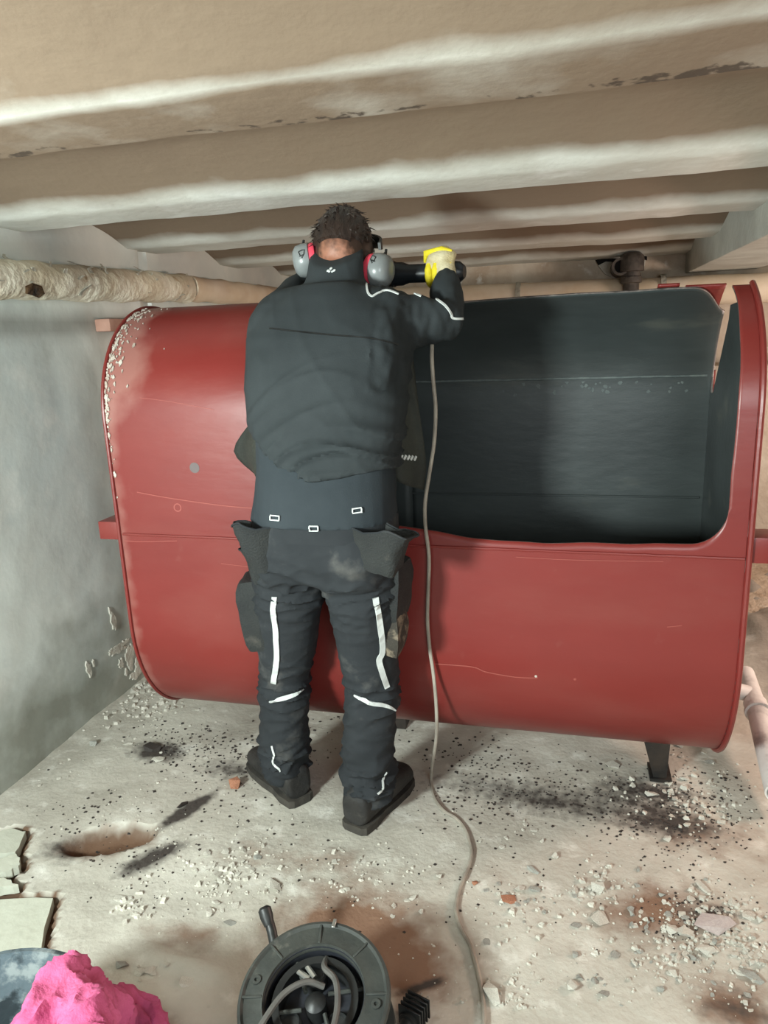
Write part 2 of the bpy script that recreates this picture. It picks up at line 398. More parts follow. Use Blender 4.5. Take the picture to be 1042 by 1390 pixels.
# left wall, with damp, and the shade under the pipe painted on
bm = bmesh.new()
wy = [YF+i*.25 for i in range(10)] + [.8+i*.03 for i in range(139)]; wz = [-.06+i*.03 for i in range(70)]
def wall_x(y, z): return XL + .008*noise.noise(V((0, y*2, z*2))) + .003*noise.noise(V((3, y*9, z*9))) + (.006 if y > 3.08 and z > 1.6 else 0) - (.025 if abs(y-3.08) < .02 and z > 1.6 else 0)
grid(bm, [[V((wall_x(y, z), y, z)) for y in wy] for z in wz])
ld = bm.verts.layers.float.new('damp'); lg = bm.verts.layers.float.new('pipe_shade'); ld = bm.verts.layers.float['damp']
for v in bm.verts:
    y, z = v.co.y, v.co.z
    v[ld] = min(1, .62*(1-sst(.05, .55, z+.16*noise.noise(V((2, y*3, z*3))))) + .10*(1-sst(.2, 1.0, z)) + .15*max(0, noise.noise(V((5, y*2.5, z*2.5)))))
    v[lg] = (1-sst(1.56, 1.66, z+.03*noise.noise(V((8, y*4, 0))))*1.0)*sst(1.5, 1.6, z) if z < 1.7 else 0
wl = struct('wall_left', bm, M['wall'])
# plaster crusts peeling off the left wall
def crust(px, py, w, h, seed):
    p = onx(px, py, XL); rr = random.Random(seed); bm = bmesh.new(); poly = []
    for i in range(20):
        a = 2*PI*i/20; k = rr.uniform(.5, 1.1); yy, zz = p.y+w*math.cos(a)*k, p.z+h*math.sin(a)*k; poly.append(V((wall_x(yy, zz)-.001, yy, zz)))
    prism(bm, poly, (.007, 0, 0))
    bmesh.ops.bevel(bm, geom=bm.edges[:], offset=.002, segments=1, affect='EDGES')
    o = obj('plaster_crust', bm, M['stone'], wl, smooth=False)
for i, (px, py, w, h) in enumerate([(152, 842, .02, .05), (160, 880, .07, .026), (174, 893, .035, .06), (163, 900, .02, .03), (120, 908, .022, .04), (183, 915, .05, .03), (186, 902, .03, .05), (150, 884, .03, .018), (168, 872, .04, .015), (178, 880, .03, .03), (170, 912, .012, .02), (126, 900, .008, .02), (148, 830, .008, .03)]): crust(px, py, w, h, i)
# back wall with the knocked-out patch, right and front walls
bm = bmesh.new()
bx = [XL-.05+i*.06 for i in range(73)]; bz = [-.4+i*.06 for i in range(42)]
grid(bm, [[V((x, YB+.01*noise.noise(V((x*3, 0, z*3))), z)) for x in bx] for z in bz])
wb = struct('wall_back', bm, M['blockwall'])
def backp(px, py, y=YB): return ony(px, py, y)
bm = bmesh.new()
pat = [backp(*q) for q in [(810, 352), (830, 350), (850, 352), (862, 347), (876, 351), (874, 362), (868, 372), (850, 377), (832, 378), (820, 372), (812, 362)]]
prism(bm, [V((p.x, YB-.03, p.z)) for p in pat], (0, .04, 0)); obj('plaster_patch', bm, M['stone'], wb, smooth=False)
bm = bmesh.new(); tp = [backp(*q, YB-.035) for q in [(808, 353), (820, 349), (842, 350), (858, 345), (878, 348), (878, 353), (860, 351), (845, 356), (822, 355), (812, 360)]]
prism(bm, tp, (0, .02, 0)); obj('crack', bm, M['black'], wb, smooth=False)
# low block ledge at the foot of the back wall, right of the tank
bm = bmesh.new(); box(bm, (1.7, 4.78, .62), (2.4, .3, 1.26), bev=.02); struct('trim_1', bm, M['blockwall'])
bm = bmesh.new(); box(bm, (XR+.05, (YB+YF)/2, .95), (.1, YB-YF, 2.1)); struct('wall_right', bm, M['blockwall'])
# beam crossing under the vaults at the right rear
bm = bmesh.new()
rows = []
for i in range(30):
    y = 2.0+i*(YB-2.0)/29; w = .006*noise.noise(V((y*4, 0, 0)))
    rows.append([V((.655+w, y, ZC+.14)), V((.655+w, y, 1.795+w)), V((.66+w, y, 1.788+w)), V((1.05, y, 1.79)), V((1.06, y, 1.80)), V((1.06, y, ZC+.14))])
grid(bm, rows, True); bmesh.ops.recalc_face_normals(bm, faces=bm.faces[:])
struct('trim_2', bm, mat('beam_plaster', col(186, 188, 180), col(168, 168, 160), 5, .9, .4, 40))

# ------------------------------------------------------------------ insulated pipes
def lumpy(bm, pts, r, amp, n=24, seed=0, fr=14):
    pts = [V(p) for p in pts]; rings = []
    for i, p in enumerate(pts):
        t = (pts[min(i+1, len(pts)-1)]-pts[max(i-1, 0)]).normalized(); x = V((0, 0, 1)); y = t.cross(x).normalized(); x = y.cross(t)
        ring = []
        for j in range(n):
            a = 2*PI*j/n; d = x*math.cos(a)+y*math.sin(a); q = p+d*r
            ring.append(p+d*(r+amp*(noise.noise(q*fr+V((seed, 0, 0)))+.5*noise.noise(q*fr*2.7))+amp*.5*math.sin(i*1.1+a*2)))
        rings.append(ring)
    loft(bm, rings); bmesh.ops.recalc_face_normals(bm, faces=bm.faces[:])
pl = thing('insulated_pipe', 'cream wrapped heating pipe with torn tape and a burnt patch along the left wall', 'pipe', (-1.8, 3.0, 1.72))
bm = bmesh.new(); lumpy(bm, [(-1.802+.004*math.sin(i*.3),   .9+i*.045, 1.694+.0010*i) for i in range(54)], .064, .006, seed=1); wrap = obj('wrapping', bm, M['wrap'], pl)
bm = bmesh.new(); lumpy(bm, [(-1.797, 3.3+i*.05, 1.748) for i in range(32)], .060, .005, seed=5); obj('grey_section', bm, M['pipewarm'], pl)
rr = random.Random(12)
for i in range(26):   # loose strips of torn tape
    y = 1.8+rr.random()*1.5; a = rr.uniform(-1.2, 1.6); c = V((-1.813, y, 1.694+(y-.9)*.022)); d = V((math.cos(a), 0, math.sin(a))); e = V((-math.sin(a), 0, math.cos(a)))
    w, l = rr.uniform(.006, .016), rr.uniform(.02, .05); bm = bmesh.new(); q = []
    for k in range(4):
        t = k/3; p = c+d*(.066+.012*t*t)+e*(l*(t-.3))+V((0, .03*t*rr.uniform(-1, 1), 0)); q.append([p+V((0, -w*(1-.4*t), 0)), p+V((0, w*(1-.4*t), 0)), p+V((0, w*(1-.4*t), 0))+d*.002, p+V((0, -w*(1-.4*t), 0))+d*.002])
    loft(bm, q); bmesh.ops.recalc_face_normals(bm, faces=bm.faces[:]); obj('torn_tape', bm, M['wrapgrey'], pl, smooth=False)
p = onx(46, 392, -1.75); bm = bmesh.new(); poly = []
BV['wrapping'] = BVHTree.FromPolygons([v.co+ORG[pl.name] for v in wrap.data.vertices], [tuple(f.vertices) for f in wrap.data.polygons])
def patch(name, pxpoly, bvs, m, parent, lift=.003, thick=.003):
    """a thin scab or pocket that follows the surface below it"""
    hs = [cast(x, y, bvs) for x, y in pxpoly]; hs = [h for h in hs if h]
    if len(hs) < 3: return None
    c = sum((h[0] for h in hs), V())/len(hs); n = sum((h[1] for h in hs), V()).normalized()
    if n.dot(c-CAM) > 0: n = -n
    bm = bmesh.new()
    rings = []
    for s, l in ((1.0, -thick*.5), (1.0, lift), (.85, lift+thick), (.3, lift+thick)):
        rings.append([c.lerp(h[0], s)+n*l for h in hs])
    loft(bm, rings); bmesh.ops.recalc_face_normals(bm, faces=bm.faces[:])
    return obj(name, bm, m, parent, smooth=False)
patch('burnt_patch', [(34, 388), (44, 384), (56, 388), (60, 398), (52, 404), (42, 400), (34, 398)], [BV['wrapping']], M['burn'], pl)
pb = thing('insulated_pipe', 'cream pipe running along the back wall behind the black tank opening', 'pipe', (0, 4.8, 1.71))
bm = bmesh.new(); lumpy(bm, [(-1.72+i*.1, 4.83, 1.708-.0012*i) for i in range(41)], .085, .004, seed=9, fr=6); obj('wrapping', bm, M['pipewarm'], pb)
for x in (-.35, .5, 1.5):
    bm = bmesh.new(); lathe(bm, [(.086, 0), (.094, 0), (.094, .03), (.086, .03)], (x, 4.83, 1.69), (1, 0, 0), 24, True); obj('collar', bm, M['wrapgrey'], pb)
# iron elbow that comes out of the broken wall
eb = thing('pipe_elbow', 'grey iron pipe elbow coming out of the broken wall above the tank', 'pipe fitting', (.6, 4.7, 1.75))
pc = ony(842, 362, 4.70); pd = ony(857, 372, 4.70)
bm = bmesh.new(); lathe(bm, [(.036, .24), (.036, -.02), (.05, -.02), (.05, .24)], pc, (0, 1, 0), 24, True); obj('stub', bm, M['iron'], eb)
bm = bmesh.new(); lathe(bm, [(.001, .005), (.035, .005), (.035, .0), (.001, .0)], pc, (0, 1, 0), 20); obj('bore', bm, M['black'], eb)
bm = bmesh.new()
a = ony(857, 350, 4.72); b = ony(857, 392, 4.72)
lathe(bm, [(.045, -.02), (.066, 0), (.07, .02), (.07, .085), (.05, .09), (.05, .115), (.06, .118), (.06, .15), (.046, .155), (.046, .3)], (pd.x, 4.72, a.z+.01), (0, 0, -1), 24); obj('socket', bm, M['iron'], eb)
bm = bmesh.new(); tube(bm, [pc+V((0, .06, 0)), (pd.x, 4.76, pd.z+.02), (pd.x, 4.72, pd.z-.01)], [.045, .052, .055], 14); obj('bend', bm, M['iron'], eb)

# ------------------------------------------------------------------ the red oil tank
TX0, TX1, TY, TZ0, TZ1, TR = -1.452, .474, 2.40, .56, 1.27, .35
TRB = .425
tank = thing('oil_tank', 'long red steel oil tank with its upper right side cut open showing the black inside', 'tank', (-.49, TY, 0))
# section as a function of arc length s: from the back top going down the back, under, up the front and over the top
LSEG = TZ1-TZ0; ARC = PI*TR
def sec(s):                       # s=0 top (y=TY,z=TZ1+R) going to the back
    q = ARC/2
    if s < q: a = s/TR; return (TY+TR*math.sin(a), TZ1+TR*math.cos(a))
    s -= q
    if s < LSEG: return (TY+TR, TZ1-s)
    s -= LSEG
    if s < ARC: a = s/TR; return (TY+TR*math.cos(a), TZ0-TRB*math.sin(a))
    s -= ARC
    if s < LSEG: return (TY-TR, TZ0+s)
    s -= LSEG; a = s/TR; return (TY-TR*math.cos(a), TZ1+TR*math.sin(a))
PER = 2*ARC+2*LSEG
def s_front(z): return ARC/2+LSEG+ARC+(z-TZ0)
def s_back(y): return TR*math.asin((y-TY)/TR)
XO0, XO1 = -.60, .415             # the cut opening
def low_edge(x):                  # height of the lower cut edge on the front
    x = min(x, XO1)
    z = .945 - .045*sst(-.6, -.15, x) + .010*sst(-.1, .4, x) + .004*noise.noise(V((x*9, 0, 0)))
    k = (x-(XO1-.085))/.085
    if k > 0: z += .10*(1-math.sqrt(max(0, 1-min(1, k)**2)))
    return z
def back_edge(x):                 # y of the cut on the back of the top
    return 2.505+.035*(1-sst(-.6, 0, x))+.012*noise.noise(V((x*5, 4, 0)))+.125*sst(.34, .478, x)**1.7
bm = bmesh.new()
def dish(x): return 0
def col_pts(x, s0, s1, n, xf=None):
    out = []
    for i in range(n+1):
        s = s0+(s1-s0)*i/n; y, z = sec(s); out.append(V(((xf(s) if xf else x), y, z)))
    return out
NP = 120
bead = .012
# left closed part
xsL = [TX0+.0, TX0+.004, TX0+.012]+[TX0+.012+(XO0-TX0-.012)*i/24 for i in range(1, 25)]
rows = [col_pts(x, 0, PER, NP) for x in xsL]
grid(bm, rows)
# middle with the opening
xsM = [XO0+(XO1-XO0)*i/60 for i in range(56)] + [XO1-.085*(1-math.sin(k*PI/2/9)) for k in range(1, 10)] + [XO1+(TX1-XO1)*k/6 for k in range(1, 7)]
xsM = sorted(set(round(x, 5) for x in xsM))
rows = [col_pts(x, s_back(back_edge(x)), s_front(low_edge(x)), NP) for x in xsM]
grid(bm, rows)
# right strip (front edge wavers) : back/under/front part up to the gap at the top
def strip(s):
    y, z = sec(s)
    k = 1-sst(.95, 1.2, z) if y < TY else 1
    return XO1+.004*noise.noise(V((0, y*6, z*6)))*sst(1.04, 1.15, z)+.010*sst(1.2, 1.6, z)*(1 if y < TY else 0)
sA, sB = s_front(low_edge(XO1)), PER-.137
rows = []
for k in range(7):
    t = k/6
    rows.append([V((strip(s)+(TX1-strip(s))*t, *sec(s))) for s in [sA+(sB-sA)*i/NP for i in range(NP+1)]])
rows2 = rows
grid(bm, rows2)
bmesh.ops.remove_doubles(bm, verts=bm.verts[:], dist=.0004)
bmesh.ops.recalc_face_normals(bm, faces=bm.faces[:])
# make sure normals look outwards
f0 = min(bm.faces, key=lambda f: f.calc_center_median().y)
if f0.normal.y > 0: bmesh.ops.reverse_faces(bm, faces=bm.faces[:])
shell = obj('shell', bm, [M['red'], M['inner'], M['rim']], tank)
wa = shell.data.attributes.new('wear', 'FLOAT', 'POINT')
for i, v in enumerate(shell.data.vertices):
    q = v.co+ORG[tank.name]; wa.data[i].value = (1-sst(.02, .17, q.x-TX0+.05*noise.noise(q*6)))*sst(1.15, 1.42, q.z)*(1 if q.y < 2.5 else 0)+.5*(1-sst(.0, .05, q.x-TX0))
add_attr_mix(M['red'], 'wear', col(150, 104, 96), 14, .8)
def solid(o, th):
    md = o.modifiers.new('solid', 'SOLIDIFY'); md.thickness = th; md.offset = -1; md.material_offset = 1; md.material_offset_rim = 2
solid(shell, .006)
BV['shell'] = BVHTree.FromPolygons([v.co+ORG[tank.name] for v in shell.data.vertices], [tuple(p.vertices) for p in shell.data.polygons])
# ends, slightly dished, with the notch in the right one
def end_cap(x, sgn, notch=None):
    bm = bmesh.new()
    if notch is None:
        out = [sec(PER*i/96) for i in range(96)]; rings = []
        for k in (1, .97, .9, .75, .5, .25, .05):
            rings.append([V((x+sgn*(.03*(1-k)**.6 if k < 1 else 0), TY+(y-TY)*k, (TZ0+TZ1)/2+(z-(TZ0+TZ1)/2)*k)) for y, z in out])
        vs = grid(bm, rings, True); bm.faces.new(vs[-1])
    else:
        a0 = s_back(2.742)+.02; a1 = PER-TR*(PI/2-math.asin((1.525-TZ1)/TR))
        pts = [sec(a0+(a1-a0)*i/110) for i in range(111)]
        pts += notch
        f = bm.faces.new([bm.verts.new(V((x, y, z))) for y, z in pts])
        bmesh.ops.triangulate(bm, faces=[f])
    bmesh.ops.recalc_face_normals(bm, faces=bm.faces[:])
    f0 = bm.faces[0] if True else None
    if sum(f.normal.x for f in bm.faces)*sgn < 0: bmesh.ops.reverse_faces(bm, faces=bm.faces[:])
    o = obj('end_plate', bm, [M['red'], M['inner'], M['rim']], tank, smooth=notch is None); solid(o, .006); return o
end_cap(TX0, -1)
end_cap(TX1-.002, 1, [(2.30, 1.54), (2.42, 1.55), (2.50, 1.545), (2.51, 1.50), (2.475, 1.45), (2.49, 1.40), (2.55, 1.33), (2.62, 1.285), (2.69, 1.262), (2.725, 1.26)])
def rim_ring(x, s0, s1, r, n=150):
    bm = bmesh.new(); pts = []
    for i in range(n+1):
        s = s0+(s1-s0)*i/n
        y, z = sec(s % PER); c = V((0, TY, min(max(z, TZ0), TZ1))); pts.append(V((x, y, z))+(V((0, y, z))-c).normalized()*r*.55)
    tube(bm, pts, r, 8); bmesh.ops.recalc_face_normals(bm, faces=bm.faces[:]); return obj('end_rim', bm, M['red'], tank)
rim_ring(TX0-.002, 0, PER, .006); rim_ring(TX1, s_back(2.744), PER-.137, .008)
# weld seam round the middle, front side, and end lugs
bm = bmesh.new(); ZS = .872
tube(bm, [V((TX0+.01+i*(TX1-TX0-.02)/60, TY-TR-.001, ZS+.012*(1-i/60)+.0015*noise.noise(V((i*.8, 0, 0))))) for i in range(61)], .0045, 8); obj('weld_seam', bm, M['red'], tank)
bm = bmesh.new(); tube(bm, [V((XO0+i*(TX1-XO0-.02)/40, TY+TR-.008, .885)) for i in range(41)], .004, 6); obj('weld_seam', bm, M['inner'], tank)
bm = bmesh.new(); tube(bm, [V((XO0+i*(TX1-XO0-.02)/40, TY+TR-.008, 1.318+.002*noise.noise(V((i*.4, 3, 0))))) for i in range(41)], .005, 6); obj('fold_line', bm, M['scuff'], tank)
p = ony(154, 715, 2.1); bm = bmesh.new(); box(bm, (p.x+.02, 2.1, p.z), (.085, .10, .062), bev=.004); obj('end_lug', bm, M['red'], tank)
p = ony(1036, 741, 2.1); bm = bmesh.new(); box(bm, (p.x-.012, 2.1, p.z), (.075, .10, .072), bev=.004); obj('end_lug', bm, M['red'], tank)
# leftover scraps of the top at the right rear
for xa, xb, y0, y1 in ((.255, .318, 2.50, 2.56), (.338, .455, 2.52, 2.66)):
    bm = bmesh.new(); rows = [[V((xa+(xb-xa)*i/6, TY+TR*math.sin(a)*1.0, TZ1+(TR+.001)*math.cos(a)+.004)) for a in [math.asin((y0-TY)/TR)+(math.asin((y1-TY)/TR)-math.asin((y0-TY)/TR))*j/6 for j in range(7)]] for i in range(7)]
    grid(bm, rows); o = obj('top_remnant', bm, [M['red'], M['inner'], M['rim']], tank); md = o.modifiers.new('s', 'SOLIDIFY'); md.thickness = .008
# steel foot under the right end
bm = bmesh.new()
for dy in (-.035, .035):
    prism(bm, [V((.255, 2.35+dy-.004, .165)), V((.345, 2.35+dy-.004, .165)), V((.338, 2.35+dy-.004, 0.0)), V((.30, 2.35+dy-.004, 0.0))], (0, .008, 0))
box(bm, (.33, 2.35, .09), (.008, .07, .17)); box(bm, (.32, 2.35, .006), (.07, .10, .012))
obj('foot', bm, M['steelblk'], tank, smooth=False)
bm = bmesh.new(); box(bm, (-.62, 2.52, .06), (.05, .1, .12)); obj('foot', bm, M['steelblk'], tank, smooth=False)
# marks in the paint
for pxs, w in (([(186, 668), (230, 676), (300, 686), (346, 690)], .0025), ([(590, 901), (640, 905), (660, 912), (700, 919), (730, 920)], .003), ([(160, 733), (190, 735), (240, 734)], .002), ([(905, 851), (925, 849)], .002), ([(700, 756), (780, 760), (900, 762)], .0015), ([(300, 765), (345, 770)], .0015), ([(190, 540), (230, 545), (290, 556)], .0015)):
    ribbon('scratch', pxs, w, [BV['shell']], M['scratch'], tank, lift=.0008, thick=.0006)
def disc_mark(px, py, r, m, ring=False):
    h = cast(px, py, [BV['shell']]); n = h[1] if h[1].dot(ray(px, py)) < 0 else -h[1]; bm = bmesh.new()
    lathe(bm, [(r*.75 if ring else .0005, 0), (r, 0), (r, .001), (r*.75 if ring else .0005, .001)], h[0]-n*.0003, n, 24, ring); return obj('paint_spot', bm, m, tank)
disc_mark(264, 635, .017, M['spot']); disc_mark(241, 689, .014, M['scratch'], True); disc_mark(727, 918, .004, M['flake']); disc_mark(780, 922, .004, M['scratch'])
# flaking pale paint and plaster along the top left corner
rr = random.Random(3)
bm = bmesh.new()
for i in range(230):
    s = s_front(.95)+rr.betavariate(3.2, 1.6)*(PER-s_front(.95)-.06); y, z = sec(s); e = sec(s+.004)
    x = TX0+.003+abs(rr.gauss(0, 1))**1.6*.016*(.3+1.3*sst(1.25, 1.5, z))+.003
    tn = V((0, e[0]-y, e[1]-z)).normalized(); nn = V((0, -tn.z, tn.y)) if y < TY else V((0, -tn.z, tn.y))
    c = V((x, y, z)); rad = .0015+.0055*rr.random()**2.2; cc = V((0, TY, min(max(z, TZ0), TZ1))); out = (V((0, y, z))-cc).normalized()
    poly = [c+out*.001+V((1, 0, 0))*rad*math.cos(a)*rr.uniform(.5, 1.2)+tn*rad*math.sin(a)*rr.uniform(.6, 2.0) for a in [2*PI*k/6 for k in range(6)]]
    a_ = [bm.verts.new(q) for q in poly]; b_ = [bm.verts.new(q+out*rr.uniform(.001, .004)) for q in poly]
    bm.faces.new(b_)
    for k in range(6): bm.faces.new((a_[k], a_[(k+1) % 6], b_[(k+1) % 6], b_[k]))
bmesh.ops.recalc_face_normals(bm, faces=bm.faces[:]); obj('paint_flakes', bm, M['flake'], tank, smooth=False, kind='stuff', label='pale flaking paint along the left end')
# scuffs on the inside
rr = random.Random(8); bm = bmesh.new()
for i in range(34):
    x = rr.choice([-.15, .0, .05, .11, .2, .36, .4])+rr.gauss(0, .05); z = 1.315-abs(rr.gauss(0, .035))
    if x > .44 or x < -.4: continue
    rad = rr.uniform(.003, .008); poly = [V((x+rad*math.cos(a)*rr.uniform(.5, 1.6), TY+TR-.0072, z+rad*math.sin(a)*rr.uniform(.5, 1.6))) for a in [2*PI*k/7 for k in range(7)]]
    vv = [bm.verts.new(q) for q in poly]; w2 = [bm.verts.new(q+V((0, -.0008, 0))) for q in poly]; bm.faces.new(w2)
    for k in range(7): bm.faces.new((vv[k], vv[(k+1) % 7], w2[(k+1) % 7], w2[k]))
bmesh.ops.recalc_face_normals(bm, faces=bm.faces[:]); obj('scuff_marks', bm, M['scuff'], tank, smooth=False, kind='stuff')
# a salmon batten on the wall behind the tank's top left corner
bm = bmesh.new(); a, b = onx(134, 437, XL+.02), onx(176, 446, XL+.02)
box(bm, ((XL+.035), a.y+.21, (a.z+b.z)/2), (.07, .42, .05), bev=.006); tag(obj('batten', bm, M['salmon'], loc=None), 'salmon painted batten on the left wall beside the tank top', 'batten')

# ------------------------------------------------------------------ the worker
man = thing('person', 'person in black work clothes seen from behind leaning on the red tank', 'person', (-.70, 1.95, 0))
X3, Y3, Z3 = V((1, 0, 0)), V((0, 1, 0)), V((0, 0, 1))
def J(px, py, y): return ony(px, py, y)
lhip, rhip = V((-.765, 1.875, .93)), V((-.562, 1.86, .93))
lkn, rkn = V((-.862, 1.965, .46)), V((-.566, 1.925, .47))
lan, ran = V((-.905, 2.015, .09)), V((-.598, 1.945, .09))
lsh, rsh = V((-.80, 1.985, 1.545)), V((-.50, 1.985, 1.535))
rel = V((-.335, 2.08, 1.528)); rwr = V((-.352, 2.17, 1.635))
lel = V((-.815, 2.17, 1.625)); lwr = V((-.69, 2.33, 1.70))
lgrip, rgrip = V((-.62, 2.275, 1.679)), V((-.372, 2.235, 1.672))
ldir, rdir = V((-.78, .62, 0)).normalized(), V((.30, .95, 0)).normalized()
TOOLA, TOOLB = V((-.80, 2.305, 1.685)), V((-.325, 2.225, 1.668))
tax = (TOOLB-TOOLA).normalized()
def torso_rings(k=0.0, z0=.92, z1=1.63):
    T = [(.90, -.662, 1.868, .185, .135), (.98, -.660, 1.86, .190, .135), (1.05, -.657, 1.858, .183, .128), (1.16, -.65, 1.865, .180, .122), (1.28, -.648, 1.89, .190, .128), (1.40, -.648, 1.925, .200, .130),
         (1.50, -.648, 1.96, .198, .122), (1.56, -.648, 1.985, .175, .105), (1.605, -.648, 2.0, .125, .085), (1.64, -.648, 2.02, .075, .07)]
    return [(c[0], V((c[1], c[2], c[0])), c[3]+k, c[4]+k) for c in T if z0-.001 <= c[0] <= z1+.02]
HC = V((-.645, 2.115, 1.742)); hx = X3; hz = V((.0, .50, .866)); hy = hz.cross(hx)*1.0   # head axes: hz to the crown, hy towards the face
hy = V((0, .866, -.50))
def hand(bm, grip, ax, palm_dir, side, r=1.0, wrist=None):
    """a fist round a bar: grip point on the bar, ax along the bar, palm_dir from bar to the back of the hand"""
    ax = ax.normalized(); pd = (palm_dir-ax*palm_dir.dot(ax)).normalized(); q = ax.cross(pd)
    R0 = .033
    # palm
    pc_ = grip+pd*(R0+.012*r)
    ellipsoid(bm, pc_, ax*.043, q*.036, pd*.017*r, 14, 8)
    if wrist is not None: capsule(bm, [wrist, pc_-q*.012], [.026*r, .024*r], 12)
    lens = [.92, 1.02, 1.0, .82]
    for i in range(4):
        o = ax*(.032-.0215*i); L_ = lens[i]; pts = []
        for a, rr_ in ((.25, R0+.014), (.95, R0+.013), (1.75, R0+.010), (2.5, R0+.009), (3.05, R0+.008)):
            a = a*L_; pts.append(grip+o+(pd*math.cos(a)+q*math.sin(a))*rr_)
        capsule(bm, pts, [.0105*r, .0102*r, .0098*r, .009*r, .008*r], 10)
    o = ax*side*.036; pts = [grip+o*.6+(pd*math.cos(-.35)+q*math.sin(-.35))*(R0+.012), grip+o*1.15+(pd*math.cos(-1.1)+q*math.sin(-1.1))*(R0+.014), grip+o*1.2+(pd*math.cos(-1.9)+q*math.sin(-1.9))*(R0+.012), grip+o*1.0+(pd*math.cos(-2.5)+q*math.sin(-2.5))*(R0+.010)]
    capsule(bm, pts, [.014*r, .0125*r, .0115*r, .0095*r], 10)
rpd = V((.25, -.45, .95)); lpd = V((-.3, .6, .6))
# body: one continuous figure
bm = bmesh.new()
loft(bm, [ell(c, X3*a*.86, Y3*b*.84, 20, 2.4) for z, c, a, b in torso_rings()])
capsule(bm, [V((-.648, 2.0, 1.58)), V((-.646, 2.045, 1.655)), V((-.645, 2.085, 1.70))], [.068, .058, .056], 16)
ellipsoid(bm, HC, hx*.077, hy*.098, hz*.112, 24, 16)
ellipsoid(bm, HC+hy*.045-hz*.06, hx*.058, hy*.062, hz*.07, 20, 12)                      # jaw and face
capsule(bm, [HC+hy*.092+hz*.012, HC+hy*.112-hz*.03], [.010, .016], 10)                # nose
for s in (-1, 1):
    ellipsoid(bm, HC+hx*s*.079-hz*.012, hx*.012, hy*.020, hz*.034, 12, 8)             # ears
    capsule(bm, [HC+hx*s*.016+hy*.094+hz*.028, HC+hx*s*.045+hy*.084+hz*.026], [.011, .009], 8)   # brows
    ellipsoid(bm, HC+hx*s*.032+hy*.082+hz*.008, hx*.014, hy*.012, hz*.010, 10, 6)     # eyes
capsule(bm, [HC+hx*-.024+hy*.094-hz*.068, HC+hx*.024+hy*.094-hz*.068], [.009, .009], 8)   # mouth
for hp, kn, an in ((lhip, lkn, lan), (rhip, rkn, ran)): capsule(bm, [hp, hp.lerp(kn, .5), kn, kn.lerp(an, .35), an], [.085, .075, .055, .052, .036], 16)
for an, d in ((lan, ldir), (ran, rdir)): capsule(bm, [an-d*.03-Z3*.045, an+d*.06-Z3*.045, an+d*.17-Z3*.06], [.034, .038, .026], 12)
for sh, el, wr in ((lsh, lel, lwr), (rsh, rel, rwr)): capsule(bm, [sh, sh.lerp(el, .5), el, el.lerp(wr, .4), wr], [.055, .048, .040, .038, .027], 14)
hand(bm, rgrip, tax, rpd, -1, .8, rwr); hand(bm, lgrip, tax, lpd, 1, .8, lwr)
body = fuse('body', bm, .007, M['skin'], man, 3)
at = body.data.attributes.new('stubble', 'FLOAT', 'POINT')
for i, v in enumerate(body.data.vertices):
    q = v.co+ORG[man.name]-HC
    a, b, c = q.dot(hx), q.dot(hy), q.dot(hz)
    f = 0.0
    if abs(a) < .1 and b < .06 and c > -.10: f = min(1, (.45+.55*sst(.02, .065, abs(a)))*sst(-.10, -.03, c)+.35*sst(.0, .05, c))
    at.data[i].value = f
add_attr_mix(M['skin'], 'stubble', col(52, 36, 28), 60)
# hair: a short cap over crown and back of the head, thinning to the nape
bm = bmesh.new()
rows = []
for i in range(15):
    th = PI*.02+PI*.60*i/14
    row = []
    for j in range(40):
        ph = 2*PI*j/40; d = hx*math.cos(ph)*math.sin(th)*.085+hy*math.sin(ph)*math.sin(th)*.106+hz*math.cos(th)*.121
        k = 1+.02*noise.noise(d*60)
        lim = .50+.10*max(0, -math.sin(ph))-.08*max(0, math.sin(ph))
        if th > PI*lim: k *= .80
        row.append(HC+d*k)
    rows.append(row)
vs = grid(bm, rows, True); bm.faces.new(list(reversed(vs[0]))); bm.faces.new(vs[-1]); bmesh.ops.recalc_face_normals(bm, faces=bm.faces[:])
obj('hair', bm, M['hair'], man)
bm = bmesh.new(); rr = random.Random(5)
for i in range(420):   # short tufts
    th = PI*rr.uniform(.02, .52); ph = rr.uniform(0, 2*PI); d = hx*math.cos(ph)*math.sin(th)*.085+hy*math.sin(ph)*math.sin(th)*.106+hz*math.cos(th)*.121
    p = HC+d*.99; n = d.normalized(); t = (V((rr.uniform(-1, 1), rr.uniform(-1, 1), rr.uniform(-1, .2)))*.8+n*.55-hz*.5).normalized(); l = rr.uniform(.012, .026); s = n.cross(t).normalized()*.0022
    a_, b_, c_ = bm.verts.new(p-s), bm.verts.new(p+s), bm.verts.new(p+n*.003+t*l); e_ = bm.verts.new(p+n*.004)
    bm.faces.new((a_, b_, c_)); bm.faces.new((a_, c_, e_)); bm.faces.new((b_, e_, c_))
obj('hair_tufts', bm, M['hair'], man, smooth=False, kind='stuff')

# shirt showing below the jacket
def folds_shirt(p, n): return .004*noise.noise(V((p.x*6, p.y*6, p.z*16)))
bm = bmesh.new(); loft(bm, [ell(V((-.657, 1.858, 1.012)), X3*.207, Y3*.155, 28, 2.5), ell(V((-.656, 1.858, 1.05)), X3*.200, Y3*.150, 28, 2.5)]+[ell(c, X3*(a+.010), Y3*(b+.012), 28, 2.5) for z, c, a, b in torso_rings(0, 1.1, 1.3)]); fuse('shirt', bm, .008, M['shirt'], man, 4, folds_shirt)
